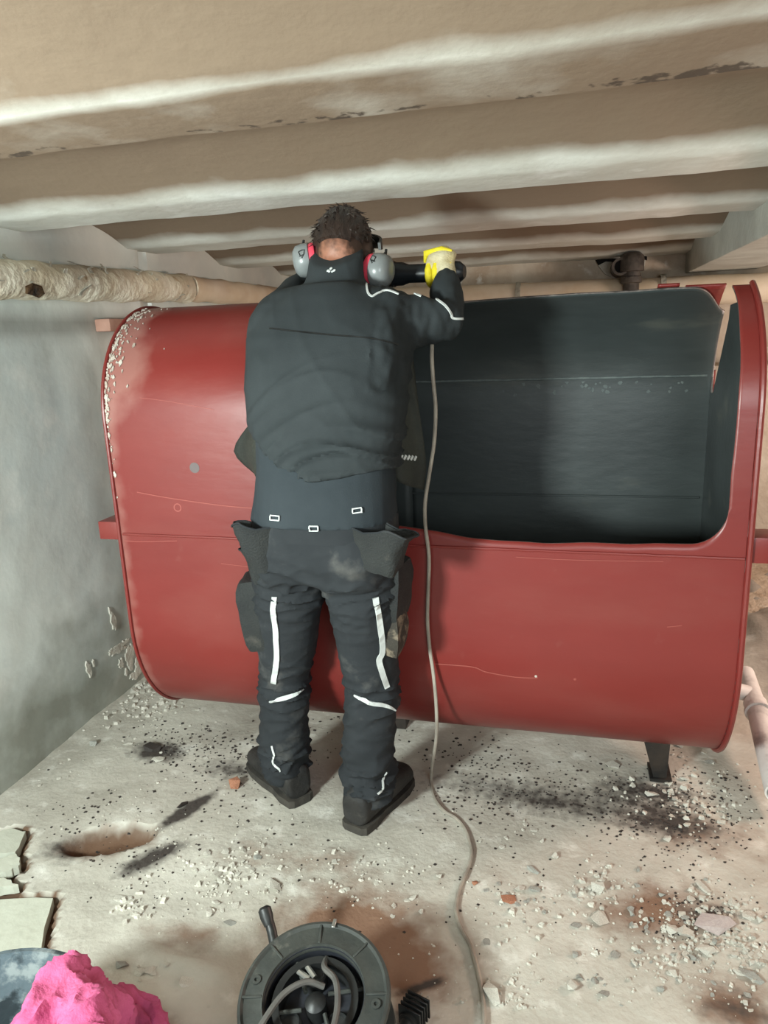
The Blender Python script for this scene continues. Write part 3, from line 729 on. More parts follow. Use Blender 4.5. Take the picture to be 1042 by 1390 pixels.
# jacket
def hem_z(x): return 1.145+.13*sst(-.70, -.86, x)+.01*sst(-.6, -.48, x)
bm = bmesh.new(); rings = []
tr = torso_rings(.018, 1.16, 1.66)
rings.append([V((p.x, p.y, hem_z(p.x))) for p in ell(V((-.648, 1.868, 0)), X3*.205, Y3*.152, 32, 2.5)])
rings.append([V((p.x, p.y, hem_z(p.x)+.04)) for p in ell(V((-.648, 1.872, 0)), X3*.208, Y3*.155, 32, 2.5)])
for z, c, a, b in tr:
    if z < 1.3: continue
    w = {1.40: .012, 1.50: .012, 1.56: .02}.get(z, 0)
    rings.append(ell(c, X3*(a+w), Y3*(b+.012), 32, 2.5))
loft(bm, rings)
capsule(bm, [lsh+V((.05, -.01, .02)), lsh, lsh.lerp(lel, .5), lel, lel.lerp(lwr, .5), lwr], [.075, .080, .066, .058, .052, .044], 18)
capsule(bm, [rsh+V((-.06, -.01, .025)), rsh, rsh.lerp(rel, .5), rel, rel.lerp(rwr, .5), rwr-V((0, 0, .004))], [.078, .088, .070, .054, .050, .044], 18)
for sh in (lsh, rsh): ellipsoid(bm, sh+V((0, -.02, -.05)), X3*.085, Y3*.10, Z3*.12, 16, 10)
# collar
rings = [ell(V((-.646, 1.99, 1.585)), X3*.105, V((0, .085, .03)), 24), ell(V((-.646, 2.02, 1.655)), X3*.084, V((0, .080, .03)), 24), ell(V((-.645, 2.05, 1.722)), X3*.076, V((0, .076, .04)), 24)]
loft(bm, rings)
def folds_jacket(p, n):
    d = .004*noise.noise(V((p.x*7, p.y*7, p.z*7)))
    low = 1-sst(1.22, 1.50, p.z)
    w = p.z*1.0 + .55*(p.x+.60)**2*4 - .10*(p.x+.65)
    g = 1-abs(noise.noise(V((p.x*3.2, p.y*2, w*26))))*2.2
    d += low*.013*(max(0, g)**2-.35)*sst(-.90, -.72, p.x)
    g2 = 1-abs(noise.noise(V((p.x*5+4, p.y*3, p.z*7+p.x*8))))*2
    d += .003*max(0, g2)**3
    if p.x > -.50 and p.z > 1.36:     # sleeve creases across the arm
        d += .011*noise.noise(V((p.x*22, p.y*10, p.z*10+3)))+.005*noise.noise(V((p.x*60, p.y*20, p.z*30)))
    return d
fuse('jacket', bm, .0075, M['jacket'], man, 5, folds_jacket)
JB = [BV['jacket']]
# the two open front panels hanging down at the sides
def sheet(name, polyA, polyB, m, th=.008):
    """ruled sheet between two edge polylines"""
    A, B = spline(polyA, 4), spline(polyB, 4); bm = bmesh.new(); rows = []
    for a, b in zip(A, B): rows.append([a.lerp(b, t)+Y3*(.010*math.sin(t*5+a.z*14)) for t in [i/8 for i in range(9)]])
    grid(bm, rows); o = obj(name, bm, m, man); md = o.modifiers.new('s', 'SOLIDIFY'); md.thickness = th; md.offset = 0; return o
rp = sheet('jacket_panel', [J(546, 468, 1.98), J(540, 540, 1.97), J(535, 610, 1.955), J(537, 652, 1.95)], [J(556, 468, 2.02), J(567, 540, 2.02), J(577, 620, 2.02), J(573, 666, 2.02)], M['olive'])
sheet('jacket_panel', [J(352, 560, 1.93), J(352, 600, 1.93), J(352, 646, 1.93)], [J(346, 570, 2.0), J(318, 612, 2.0), J(347, 645, 2.0)], M['olive'])
BV['rp'] = BVHTree.FromPolygons([v.co+ORG[man.name] for v in rp.data.vertices], [tuple(f.vertices) for f in rp.data.polygons])
for k in range(5):
    x = 543+4.6*k; ribbon('reflective_bar', [(x-1.5, 623+.4*k), (x+1.5, 617.5+.4*k)], .0065, [BV['rp']], M['reflect'], man, lift=.006)
# trousers
bm = bmesh.new()
loft(bm, [ell(V((-.661, 1.868, .84)), X3*.17, Y3*.12, 28, 2.3), ell(V((-.661, 1.866, .90)), X3*.200, Y3*.146, 28, 2.5), ell(V((-.660, 1.86, .98)), X3*.203, Y3*.148, 28, 2.6), ell(V((-.657, 1.858, 1.035)), X3*.198, Y3*.142, 28, 2.6)])
def leg(bm, hp, kn, an, d):
    mid = hp.lerp(kn, .5); cf = kn.lerp(an, .5)+V((0, -.02, 0))
    P_ = [hp+V((0, 0, -.0)), hp.lerp(kn, .22), mid, hp.lerp(kn, .8), kn, kn.lerp(an, .25)+V((0, -.012, 0)), cf, kn.lerp(an, .8)+V((0, -.008, 0)), an+V((0, 0, -.012))]
    tube(bm, P_, [.105, .108, .098, .088, .080, .079, .078, .078, .074], 24, flat=1.0)
leg(bm, lhip, lkn, lan, ldir); leg(bm, rhip, rkn, ran, rdir)
for s, hp in ((-1, lhip), (1, rhip)): ellipsoid(bm, hp+V((s*.0, -.035, .0)), X3*.10, Y3*.115, Z3*.13, 18, 12)
def folds_trouser(p, n):
    d = .005*noise.noise(V((p.x*8, p.y*8, p.z*9)))
    for kz, a in ((.44, .009), (.16, .014), (.80, .010)):
        g = math.exp(-((p.z-kz)/.10)**2)
        r1 = 1-2*abs(noise.noise(V((p.x*6+p.z*5, p.y*6, p.z*24)))); r2 = 1-2*abs(noise.noise(V((p.x*14-p.z*16, p.y*10, p.z*18))))
        d += 1.5*a*g*(max(0, r1)**2-.3)+a*g*(max(0, r2)**2-.3)
    return d
fuse('trousers', bm, .0075, M['trouser'], man, 4, folds_trouser)
TB = [BV['trousers']]
# holster pockets flaring at the hips, cargo pockets on the thighs
def pouch(name, c, size, rotz, tilt, m, amp=.012, seed=0):
    bm = bmesh.new(); Rm = Matrix.Rotation(rotz, 3, 'Z') @ Matrix.Rotation(tilt, 3, 'Y')
    r = bmesh.ops.create_cube(bm, size=1); bmesh.ops.subdivide_edges(bm, edges=bm.edges[:], cuts=7, use_grid_fill=True)
    for v in bm.verts:
        q = v.co.copy(); f = 1-.22*abs(q.z*2)**3; k = V((q.x*size[0]*f, q.y*size[1]*f, q.z*size[2])); w = Rm @ k
        v.co = V(c)+w+w.normalized()*amp*noise.noise(V((w.x*22+seed, w.y*22, w.z*26)))
    bm.normal_update()
    bmesh.ops.smooth_vert(bm, verts=bm.verts[:], factor=.4, use_axis_x=True, use_axis_y=True, use_axis_z=True)
    return obj(name, bm, m, man)
lp = J(366, 745, 1.80); rp_ = J(520, 745, 1.80)
def holster(c, w, d, h, rotz, lean, seed):
    """an open-topped hanging pocket that flares at its mouth"""
    Rm = Matrix.Rotation(rotz, 3, 'Z') @ Matrix.Rotation(lean, 3, 'Y'); bm = bmesh.new(); rings = []
    for t, k, in ((-.5, .55), (-.46, .80), (-.2, .92), (.1, .98), (.35, 1.06), (.5, 1.16), (.5, 1.04), (.30, .90), (.05, .80)):
        ring = []
        for q in ell(V((0, 0, 0)), X3*w*.5*k, Y3*d*.5*k, 32, 3.2):
            a = math.atan2(q.y, q.x); zz = t*h+(.10*h*math.sin(a*2+seed)+.05*h*math.sin(a*5+seed*2))*max(0, t*2)
            p = V((q.x, q.y, zz)); p += V((q.x, q.y, 0))*.16*noise.noise(V((math.cos(a)*2.2+seed, math.sin(a)*2.2, t*3.5)))+V((q.x, q.y, 0))*.06*math.sin(a*9+t*7)
            ring.append(V(c)+Rm @ p)
        rings.append(ring)
    loft(bm, rings); bmesh.ops.recalc_face_normals(bm, faces=bm.faces[:]); o = obj('holster_pocket', bm, M['pocket'], man)
    bm = bmesh.new()
    tube(bm, [p+(p-V(c)).normalized()*.001 for p in rings[5]+rings[5][:1]], .0026, 6, cap=False); obj('hem', bm, M['trouser'], o)
holster(J(368, 738, 1.775), .155, .10, .14, .5, -.18, 1)
holster(J(508, 742, 1.755), .18, .085, .12, -.42, .22, 2.4)
holster(J(358, 762, 1.83), .09, .10, .12, .2, -.1, 4)
pouch('cargo_pocket', J(352, 828, 1.92), (.08, .15, .22), .1, -.10, M['pocket'], .012, 3)
pouch('cargo_pocket', J(535, 800, 1.90), (.07, .14, .17), -.1, .08, M['pocket'], .012, 4)
pouch('cargo_pocket', J(533, 858, 1.885), (.065, .10, .12), -.1, .05, M['patch'], .008, 5)
bm = bmesh.new(); a_ = []
for zz in (.972, 1.022): a_.append(ell(V((-.657, 1.858, zz)), X3*.203, Y3*.147, 40, 2.6))
loft(bm, a_, True); bmesh.ops.recalc_face_normals(bm, faces=bm.faces[:]); wbnd = obj('waistband', bm, M['trouser'], man)
BV['waist'] = BVHTree.FromPolygons([v.co+ORG[man.name] for v in wbnd.data.vertices], [tuple(f.vertices) for f in wbnd.data.polygons])
BV['poc'] = None
for (cx_, cy_, an_) in ((374, 703, .1), (426, 717, 0), (484, 693, -.15)):
    for dy in (-3, 3):
        ribbon('belt_loop_stitching', [(cx_-6, cy_+dy-an_*6), (cx_+6, cy_+dy+an_*6)], .003, [BV['waist'], BV['trousers'], BV['shirt']], M['reflect'], man, lift=.004)
    for dx in (-6, 6): ribbon('belt_loop_stitching', [(cx_+dx, cy_-3), (cx_+dx, cy_+3)], .003, [BV['waist'], BV['trousers'], BV['shirt']], M['reflect'], man, lift=.004)
# reflective piping
for pxs, w, tp in (([(373, 811), (371, 830), (374, 850), (375, 870), (376, 890), (374, 908), (371, 927)], .017, False), ([(509, 811), (514, 840), (518, 870), (518, 886), (514, 896), (518, 912), (525, 934)], .017, False),
                   ([(366, 952), (380, 949), (397, 944), (411, 935)], .014, True), ([(481, 943), (500, 953), (522, 957), (538, 966)], .014, True),
                   ([(369, 1012), (372, 1025), (371, 1036), (380, 1046)], .006, False), ([(524, 1048), (519, 1058), (519, 1070), (512, 1078)], .006, False)):
    ribbon('reflective_piping', pxs, w, TB, M['reflect'], man, taper=tp, lift=.003)
for pxs, w in (([(497, 386), (499, 398), (505, 403), (514, 398), (526, 395), (540, 400)], .005), ([(561, 399), (571, 403)], .006), ([(592, 407), (604, 416), (611, 426), (614, 432), (627, 433)], .006), ([(373, 377), (379, 373)], .008)):
    ribbon('reflective_piping', pxs, w, JB, M['reflect'], man, lift=.003)
ribbon('yoke_seam', [(366, 446), (400, 450), (450, 455), (500, 459), (540, 468)], .003, JB, M['plastic'], man, lift=.001)
for dx, dy, r in ((-5, 1.5, .0045), (-1, -1.5, .005), (3.5, 1, .0045), (-3, 2.5, .004), (1, 2.5, .004)):
    h = cast(450+dx, 366+dy, JB)
    if h:
        bm = bmesh.new(); n = h[1]; x = n.orthogonal().normalized(); ellipsoid(bm, h[0]+n*.0005, x*r, n.cross(x)*r*.75, n*.0015, 10, 6); obj('collar_logo', bm, M['reflect'], man)
# boots
for an, d in ((lan, ldir), (ran, rdir)):
    s = V((-d.y, d.x, 0)); bm = bmesh.new(); rings = []
    for t, w, h in ((-.088, .036, .09), (-.08, .047, .105), (-.035, .053, .115), (.03, .054, .115), (.09, .057, .09), (.155, .058, .072), (.20, .050, .058), (.222, .032, .044)):
        c = an+d*t; rings.append(ell(V((c.x, c.y, .022+h*.5)), s*w, Z3*h*.52, 20, 2.8))
    loft(bm, rings); capsule(bm, [an+V((0, 0, -.03))-d*.012, an+V((0, 0, .07))-d*.02], [.050, .055], 16)
    b = fuse('boot', bm, .006, M['boot'], man, 4, lambda p, n: .003*noise.noise(p*22))
    bm = bmesh.new(); o1 = []
    for t, w in ((-.096, .030), (-.086, .046), (-.035, .054), (.02, .049), (.08, .057), (.155, .061), (.205, .052), (.228, .030)): o1.append((t, w))
    poly = [an+d*t+s*w for t, w in o1]+[an+d*t-s*w for t, w in reversed(o1)]
    prism(bm, [V((q.x, q.y, .0)) for q in poly], (0, 0, .026)); obj('sole', bm, M['sole'], b, smooth=False)
# gloves
for grip, pd_, side, wr in ((rgrip, rpd, -1, rwr), (lgrip, lpd, 1, lwr)):
    bm = bmesh.new(); hand(bm, grip, tax, pd_, side, 1.12, wr+(wr-grip).normalized()*.01)
    g = fuse('glove', bm, .0045, M['glove'], man, 2)
    bm = bmesh.new(); ax_ = tax; pd2 = (pd_-ax_*pd_.dot(ax_)).normalized(); q_ = ax_.cross(pd2)
    for i in range(4):
        o_ = ax_*(.032-.0215*i); tube(bm, [grip+o_+(pd2*math.cos(a)+q_*math.sin(a))*.0485 for a in (.75, 1.1, 1.5, 1.9, 2.3)], [.008, .0115, .0115, .011, .006], 10)
    tube(bm, [grip-ax_*.055+pd2*.03, grip-ax_*.05+pd2*.055, grip+pd2*.064, grip+ax_*.03+pd2*.058], [.005, .009, .009, .005], 12, flat=1.3)
    bmesh.ops.recalc_face_normals(bm, faces=bm.faces[:]); obj('coated_fingers', bm, M['gloveY'], g, label='yellow coating')
# ear defenders (worn, so a thing of its own)
ear = thing('ear_defenders', 'silver-grey ear defenders with pink-red cushions on the worker\'s head', 'ear defenders', HC)
for s, cxy in ((-1, J(410, 352, 2.10)), (1, J(507, 366, 2.09))):
    ax_ = V((s*.94, -.25, -.12)).normalized(); inner = V((HC.x+s*.082, cxy.y+.01, cxy.z)); 
    bm = bmesh.new(); lathe(bm, [(.030, -.004), (.044, 0), (.046, .008), (.043, .016), (.028, .017)], inner, ax_, 28); obj('cushion', bm, M['pinkfoam'], ear)
    bm = bmesh.new(); lathe(bm, [(.040, .014), (.047, .018), (.048, .034), (.043, .054), (.030, .064), (.012, .067)], inner, ax_, 32); c_ = obj('cup', bm, M['cup'], ear)
    p = inner+ax_*.045
    bm = bmesh.new(); tube(bm, [p+hz*.02-hy*.03, p+hz*.047-hy*.012, p+hz*.06], [.004, .004, .004], 8); tube(bm, [p+hz*.02+hy*.0, p+hz*.05, p+hz*.07], [.004, .004, .004], 8); obj('wire_yoke', bm, M['plastic'], ear)
bm = bmesh.new(); rows = []
hb = (hz*.70+hy*.72).normalized()
for i in range(25):
    a = PI*i/24; c = HC+hx*.108*math.cos(a)+hb*(.0+.140*math.sin(a)); o_ = (hx*.108*math.cos(a)+hb*.140*math.sin(a)).normalized(); w = hx.cross(hb)*(.010+.012*math.sin(a))
    rows.append([c-w-o_*.004, c-w+o_*.004, c+w+o_*.004, c+w-o_*.004])
loft(bm, rows); bmesh.ops.recalc_face_normals(bm, faces=bm.faces[:]); obj('headband', bm, M['plastic'], ear)
CB = [BVHTree.FromPolygons([v.co+ORG[ear.name] for v in o.data.vertices], [tuple(f.vertices) for f in o.data.polygons]) for o in ear.children if o.name.startswith('cup')]
for x0, y0, k in ((409, 345, 1), (506, 352, -1)):
    for q in ([(x0-4*k, y0-3), (x0+1*k, y0+5), (x0+4*k, y0-6), (x0-4*k, y0-3)], [(x0-3*k, y0+3), (x0+2*k, y0+1)]): ribbon('printed_mark', q, .0028, CB, M['plastic'], ear, lift=.0006, thick=.0005, sub=2)
# the power tool in his hands
tool = thing('power_tool', 'black handheld grinder with a long grey cord held by the worker in yellow gloves', 'power tool', TOOLB)
bm = bmesh.new(); L_ = (TOOLB-TOOLA).length
lathe(bm, [(.018, L_+.015), (.030, L_+.0), (.032, L_-.02), (.027, L_-.08), (.027, L_-.16), (.034, L_-.18), (.037, L_-.30), (.034, L_-.36), (.02, L_-.37)], TOOLA, tax, 28); obj('motor_housing', bm, M['toolblk'], tool)
bm = bmesh.new(); lathe(bm, [(.03, .0), (.036, .02), (.036, .09), (.032, .12)], TOOLA, tax, 20); obj('gear_head', bm, M['iron'], tool)
dn = V((0, .35, -.94)).normalized()
bm = bmesh.new(); lathe(bm, [(.006, .030), (.0625, .030), (.0625, .033), (.006, .033)], TOOLA+tax*.02, dn, 36); obj('cutting_disc', bm, M['iron'], tool)
bm = bmesh.new(); lathe(bm, [(.016, .0), (.016, .05)], TOOLA+tax*.02, dn, 16); obj('spindle', bm, M['chrome'], tool)
for k in range(3):
    bm = bmesh.new(); lathe(bm, [(.0375, 0), (.0385, .002), (.0385, .006), (.0375, .008)], TOOLB-tax*(.215+.018*k), tax, 24, True); obj('vent_ring', bm, M['plastic'], tool)

# ------------------------------------------------------------------ grey cord from the tool to the floor and out of the frame
cp = [TOOLB-tax*.005, TOOLB+V((-.004, .035, -.03)), rel+V((-.045, .085, .0)), rel+V((-.06, .06, -.03)), J(586, 452, 2.09), J(586, 474, 2.045)]
for q in [(586, 490), (588, 520), (591, 555), (589, 600), (583, 640), (577, 680), (577, 712), (582, 755), (581, 800), (580, 840), (583, 880), (588, 915), (592, 960)]: cp.append(J(q[0], q[1], 2.03))
cp.append(J(592, 1000, 2.07)); cp.append(J(587, 1035, 2.12))
for q in [(585, 1062), (590, 1085), (603, 1103), (618, 1112), (631, 1127), (639, 1150), (640, 1165), (632, 1190), (622, 1215), (619, 1240), (627, 1265), (638, 1285), (647, 1315), (654, 1350), (657, 1390), (652, 1440)]:
    p = onz(*q); cp.append(V((p.x, p.y, floor_h(p.x, p.y)+.006)))
bm = bmesh.new(); tube(bm, spline(cp, 5), .0056, 8); bmesh.ops.recalc_face_normals(bm, faces=bm.faces[:])
obj('cord', bm, M['cord'], tool, label='grey cord hanging from the tool and snaking over the floor')

# ------------------------------------------------------------------ cable reel
RC = onz(426, 1353, .19); tl = math.radians(14)
ra = V((0, -math.sin(tl), math.cos(tl))); rx_ = V((1, 0, 0)); ry_ = ra.cross(rx_)
reel = thing('cable_reel', 'black cable reel lying face up on the floor at the bottom edge', 'cable reel', (RC.x, RC.y, 0))
def RP(r, a, h=0.0): return RC+(rx_*math.cos(a)+ry_*math.sin(a))*r+ra*h
bm = bmesh.new(); lathe(bm, [(.102, -.006), (.106, .006), (.112, .004), (.145, .002), (.150, .008), (.156, .006), (.158, -.004), (.154, -.012), (.102, -.012)], RC, ra, 64, True); fl = obj('flange', bm, M['reel'], reel)
for k in range(8):
    a = 2*PI*k/8+.2; bm = bmesh.new(); Rm = Matrix((rx_*math.cos(a)+ry_*math.sin(a), -rx_*math.sin(a)+ry_*math.cos(a), ra)).transposed()
    box(bm, RP(.129, a, .004), (.042, .005, .006), Rm, .001, 1); obj('rib', bm, M['reel'], fl)
for a, r in ((PI*.98, .130), (.05, .130)):
    bm = bmesh.new(); lathe(bm, [(.004, .0), (.010, .0), (.010, .005), (.004, .005)], RP(r, a, .002), ra, 16, True); obj('screw_boss', bm, M['reel'], fl)
bm = bmesh.new(); box(bm, RP(.150, PI/2, .012), (.008, .02, .004), Matrix((rx_, ry_, ra)).transposed(), .001, 1); obj('metal_clip', bm, M['chrome'], fl)
bm = bmesh.new(); lathe(bm, [(.103, .0), (.103, -.06), (.001, -.062), (.001, -.066), (.107, -.066), (.107, .0)], RC, ra, 48, True); well = obj('well', bm, M['reelin'], reel)
bm = bmesh.new(); lathe(bm, [(.075, -.012), (.075, -.115), (.09, -.12), (.09, -.012)], RC, ra, 40, True); obj('drum', bm, M['plastic'], reel)
for k in range(7):
    bm = bmesh.new(); tube(bm, [RP(.118+.004*(k % 2), 2*PI*i/40, -.022-.014*k) for i in range(41)], .0075, 8, cap=False); obj('wound_cable', bm, M['plastic'], reel)
bm = bmesh.new(); lathe(bm, [(.06, -.125), (.155, -.125), (.157, -.132), (.155, -.138), (.06, -.138)], RC, ra, 56, True); obj('flange', bm, M['reel'], reel)
# sockets, centre hub and struts in the well
for a in (PI*.62, PI*1.25, PI*1.85):
    bm = bmesh.new(); lathe(bm, [(.001, -.06), (.026, -.06), (.026, -.030), (.022, -.026), (.019, -.034), (.001, -.036)], RP(.062, a), ra, 24); obj('socket_outlet', bm, M['plastic'], reel)
bm = bmesh.new(); lathe(bm, [(.022, -.06), (.022, -.02), (.012, -.012), (.001, -.010)], RC, ra, 24); obj('hub', bm, M['plastic'], reel)
for a in (.5, 2.3, 3.5, 5.4):
    bm = bmesh.new(); tube(bm, [RP(.10, a, -.03), RP(.03, a+.3, -.022)], .0045, 8); obj('strut', bm, M['reel'], reel)
for a, l in ((2.15, .03), (1.9, .035)):
    bm = bmesh.new(); tube(bm, [RP(.05, a, -.02), RP(.05+l, a+.25, -.018)], .006, 8); obj('metal_clip', bm, M['chrome'], reel)
for seq in ([(.09, 1.62, -.02), (.06, 1.5, .0), (.05, .7, .012), (.06, -.3, .014), (.10, -.9, .02), (.17, -1.2, .02)], [(.03, 1.2, -.01), (.03, 2.4, .01), (.06, 3.4, .018), (.11, 3.9, .02), (.17, 4.1, .01)]):
    bm = bmesh.new(); tube(bm, spline([RP(r, a, h) for r, a, h in seq], 6), .0065, 8); bmesh.ops.recalc_face_normals(bm, faces=bm.faces[:]); obj('loose_cable', bm, M['loose'], reel)
# carrying frame: bent tube under the reel, its handle poking out at the upper left
hp_, hq_ = onz(371, 1275, .13), onz(360, 1238, .17)
bm = bmesh.new(); tube(bm, spline([hq_, hp_, V((RC.x-.10, RC.y+.06, .05)), V((RC.x-.05, RC.y, .02)), V((RC.x+.06, RC.y-.02, .014)), V((RC.x+.14, RC.y-.04, .014))], 6), .012, 12); bmesh.ops.recalc_face_normals(bm, faces=bm.faces[:]); obj('frame', bm, M['plastic'], reel)
dd = (hq_-hp_).normalized(); bm = bmesh.new(); lathe(bm, [(.012, -.03), (.016, -.01), (.016, .006), (.010, .012)], hq_, dd, 16); obj('handle_knob', bm, M['plastic'], reel)
bm = bmesh.new(); lathe(bm, [(.03, 0), (.03, .06)], (RC.x, RC.y+.01, 0), (0, 0, 1), 20); obj('foot', bm, M['plastic'], reel)
# black plug lying right of the reel
q = onz(562, 1388); plug = thing('power_plug', 'black rubber plug lying on the floor right of the cable reel', 'plug', (q.x, q.y, 0))
bm = bmesh.new(); lathe(bm, [(.012, -.045), (.016, -.03), (.022, -.028), (.024, .0), (.026, .02), (.022, .024)], V((q.x, q.y, .026)), (.3, .9, .06), 24); obj('plug_body', bm, M['plastic'], plug)
for k in range(5):
    bm = bmesh.new(); box(bm, V((q.x, q.y, .03))+V((.3, .9, 0))*(-.02+.011*k), (.056, .004, .05), Matrix.Rotation(-.32, 3, 'Z'), .001, 1); obj('grip_rib', bm, M['plastic'], plug)
for s in (-1, 1):
    bm = bmesh.new(); c = V((q.x, q.y, .026))+V((.9, -.3, 0))*.009*s; tube(bm, [c+V((.006, .018, .001)), c+V((.016, .048, .003))], .0024, 8); obj('pin', bm, M['chrome'], plug)

# ------------------------------------------------------------------ bucket and pink cloth, bottom left
BH = .30; bc = onz(-42, 1432, BH); bc = V((bc.x, bc.y, 0))
bucket = thing('bucket', 'grey plaster-spattered bucket cut off by the bottom left corner', 'bucket', bc)
BR = (onz(30, 1292, BH)-V((bc.x, bc.y, BH))).length
bm = bmesh.new(); lathe(bm, [(BR*.78, 0), (BR*.80, .004), (BR*.985, BH), (BR*.97, BH), (BR*.785, .01), (.001, .008), (.001, 0)], bc, (0, 0, 1), 56); obj('body', bm, M['bucket'], bucket)
bm = bmesh.new(); lathe(bm, [(BR*.97, BH-.012), (BR*1.02, BH-.012), (BR*1.025, BH+.004), (BR*.975, BH+.006)], bc, (0, 0, 1), 56, True); obj('rim', bm, M['bucket'], bucket)
# cloth: crumpled folds draped over the rim and down to the floor
bm = bmesh.new()
def cz(px, py, z): return onz(px, py, z)
for pts, rad in (([(96, 1306, .33), (84, 1335, .34), (60, 1375, .33), (40, 1420, .30)], [.020, .034, .040, .045]), ([(98, 1304, .33), (105, 1345, .30), (125, 1380, .22), (140, 1420, .14)], [.018, .034, .040, .045]),
                 ([(70, 1352, .33), (100, 1385, .30), (110, 1430, .24)], [.03, .035, .04]), ([(96, 1312, .33), (118, 1335, .31), (138, 1362, .24), (150, 1385, .15)], [.018, .030, .034, .036]), ([(99, 1330, .335), (110, 1365, .335), (118, 1400, .33), (116, 1440, .33)], [.022, .040, .046, .046]), ([(130, 1375, .12), (165, 1378, .06), (200, 1388, .045), (225, 1410, .03)], [.04, .045, .040, .03]),
                 ([(120, 1385, .2), (160, 1410, .08), (200, 1440, .05)], [.04, .05, .05]), ([(140, 1372, .1), (120, 1400, .16), (90, 1430, .22)], [.03, .04, .04])):
    capsule(bm, [cz(*p) for p in pts], rad, 12)
def folds_cloth(p, n): 
    
    q = V((p.x*13+p.z*6, p.y*13-p.z*4, p.z*7)); a = 1-2.2*abs(noise.noise(q)); b = 1-2.2*abs(noise.noise(q*2.1+V((5, 0, 0))))
    return .022*(max(0, a)**2-.3)+.010*(max(0, b)**2-.3)
cl = fuse('cloth', bm, .006, M['pink'], None, 3, folds_cloth); tag(cl, 'crumpled pink cloth draped over the bucket rim down to the floor', 'cloth')

# ------------------------------------------------------------------ drain pipe at the far right
dp = thing('drain_pipe', 'pale branched plastic drain pipe lying on rubble right of the tank', 'pipe', (.78, 2.6, 0))
a0, a1, a2 = onz(1012, 918, .16), onz(1028, 965, .13), onz(1046, 1040, .09)
def fz(p, r): return V((p.x, p.y, max(p.z, floor_h(p.x, p.y)+r)))
a0, a1, a2 = fz(a0, .05), fz(a1, .05), fz(a2, .05)
ax1 = (a1-a0).normalized(); ax2 = (a2-a1).normalized()
bm = bmesh.new(); lathe(bm, [(.030, -.02), (.034, -.02), (.034, (a1-a0).length), (.030, (a1-a0).length)], a0, ax1, 28, True); obj('upper_pipe', bm, M['pvc'], dp)
bm = bmesh.new(); lathe(bm, [(.034, -.045), (.040, -.045), (.040, -.006), (.045, -.004), (.045, .012), (.034, .012)], a1, ax1, 28, True); obj('socket', bm, M['pvc'], dp)
bm = bmesh.new(); lathe(bm, [(.030, -.01), (.036, -.01), (.036, .42), (.030, .42)], a1, ax2, 28, True); obj('lower_pipe', bm, M['pvc'], dp)
b0 = a0.lerp(a1, .55); bd = (onz(990, 935, b0.z+.03)-b0).normalized(); bm = bmesh.new(); lathe(bm, [(.026, 0), (.030, 0), (.030, .085), (.036, .086), (.036, .12), (.028, .12)], b0, bd, 24, True); obj('branch', bm, M['pvc'], dp)
# sandy soil bank behind, at the right rear
bm = bmesh.new(); rows = []
for i in range(30):
    y = 3.05+i*.055; rows.append([V((x, y, .02+.12*sst(3.1, 4.5, y)*(1-.3*math.sin(x*3))+.05*noise.noise(V((x*4, y*4, 2)))+.02*noise.noise(V((x*13, y*13, 2))) - .12*(1-sst(.62, .9, x)))) for x in [.62+j*.06 for j in range(30)]])
grid(bm, rows); sb = obj('soil_bank', bm, M['soil']); sb['kind'] = 'stuff'; tag(sb, 'sandy soil bank at the foot of the back wall behind the tank', 'soil')

# ------------------------------------------------------------------ rubble on the floor
protos = []
rr = random.Random(21)
for i in range(10):
    bm = bmesh.new()
    for k in range(11):
        a = 2*PI*k/11+rr.uniform(-.25, .25); r = rr.uniform(.32, .55); bm.verts.new(V((r*math.cos(a)*(1.15 if i % 2 else .85), r*math.sin(a)*.8, rr.uniform(-.16, .2)*(1 if i < 6 else .6))))
    bmesh.ops.convex_hull(bm, input=bm.verts[:]); 
    for v in [v for v in bm.verts if not v.link_faces]: bm.verts.remove(v)
    zm = min(v.co.z for v in bm.verts); bmesh.ops.translate(bm, verts=bm.verts[:], vec=(0, 0, -zm))
    me = bpy.data.meshes.new('stone'); bm.normal_update(); bm.to_mesh(me); bm.free(); protos.append(me)
mcache = {}
def stone(name, px, py, w, m, label, cat, group=None, asp=.7, hgt=.5, rot=None, rng=rr, tris=None):
    p = onz(px, py); ax = (p-CAM).dot(fw); size = w*ax/F_PX
    k = rng.randrange(10); key = (k, m.name)
    if key not in mcache:
        me = protos[k].copy(); me.materials.append(m); me.name = name; mcache[key] = me
    o = bpy.data.objects.new(name, mcache[key]); C.objects.link(o)
    o.scale = (size, size*asp/.75, size*hgt*2.1); o.rotation_euler = (rng.uniform(-.08, .08), rng.uniform(-.08, .08), rot if rot is not None else rng.uniform(0, 6.28))
    o.location = (p.x, p.y, floor_h(p.x, p.y)-.001); return tag(o, label, cat, group)
S = M['stone']; G = M['stonegrey']
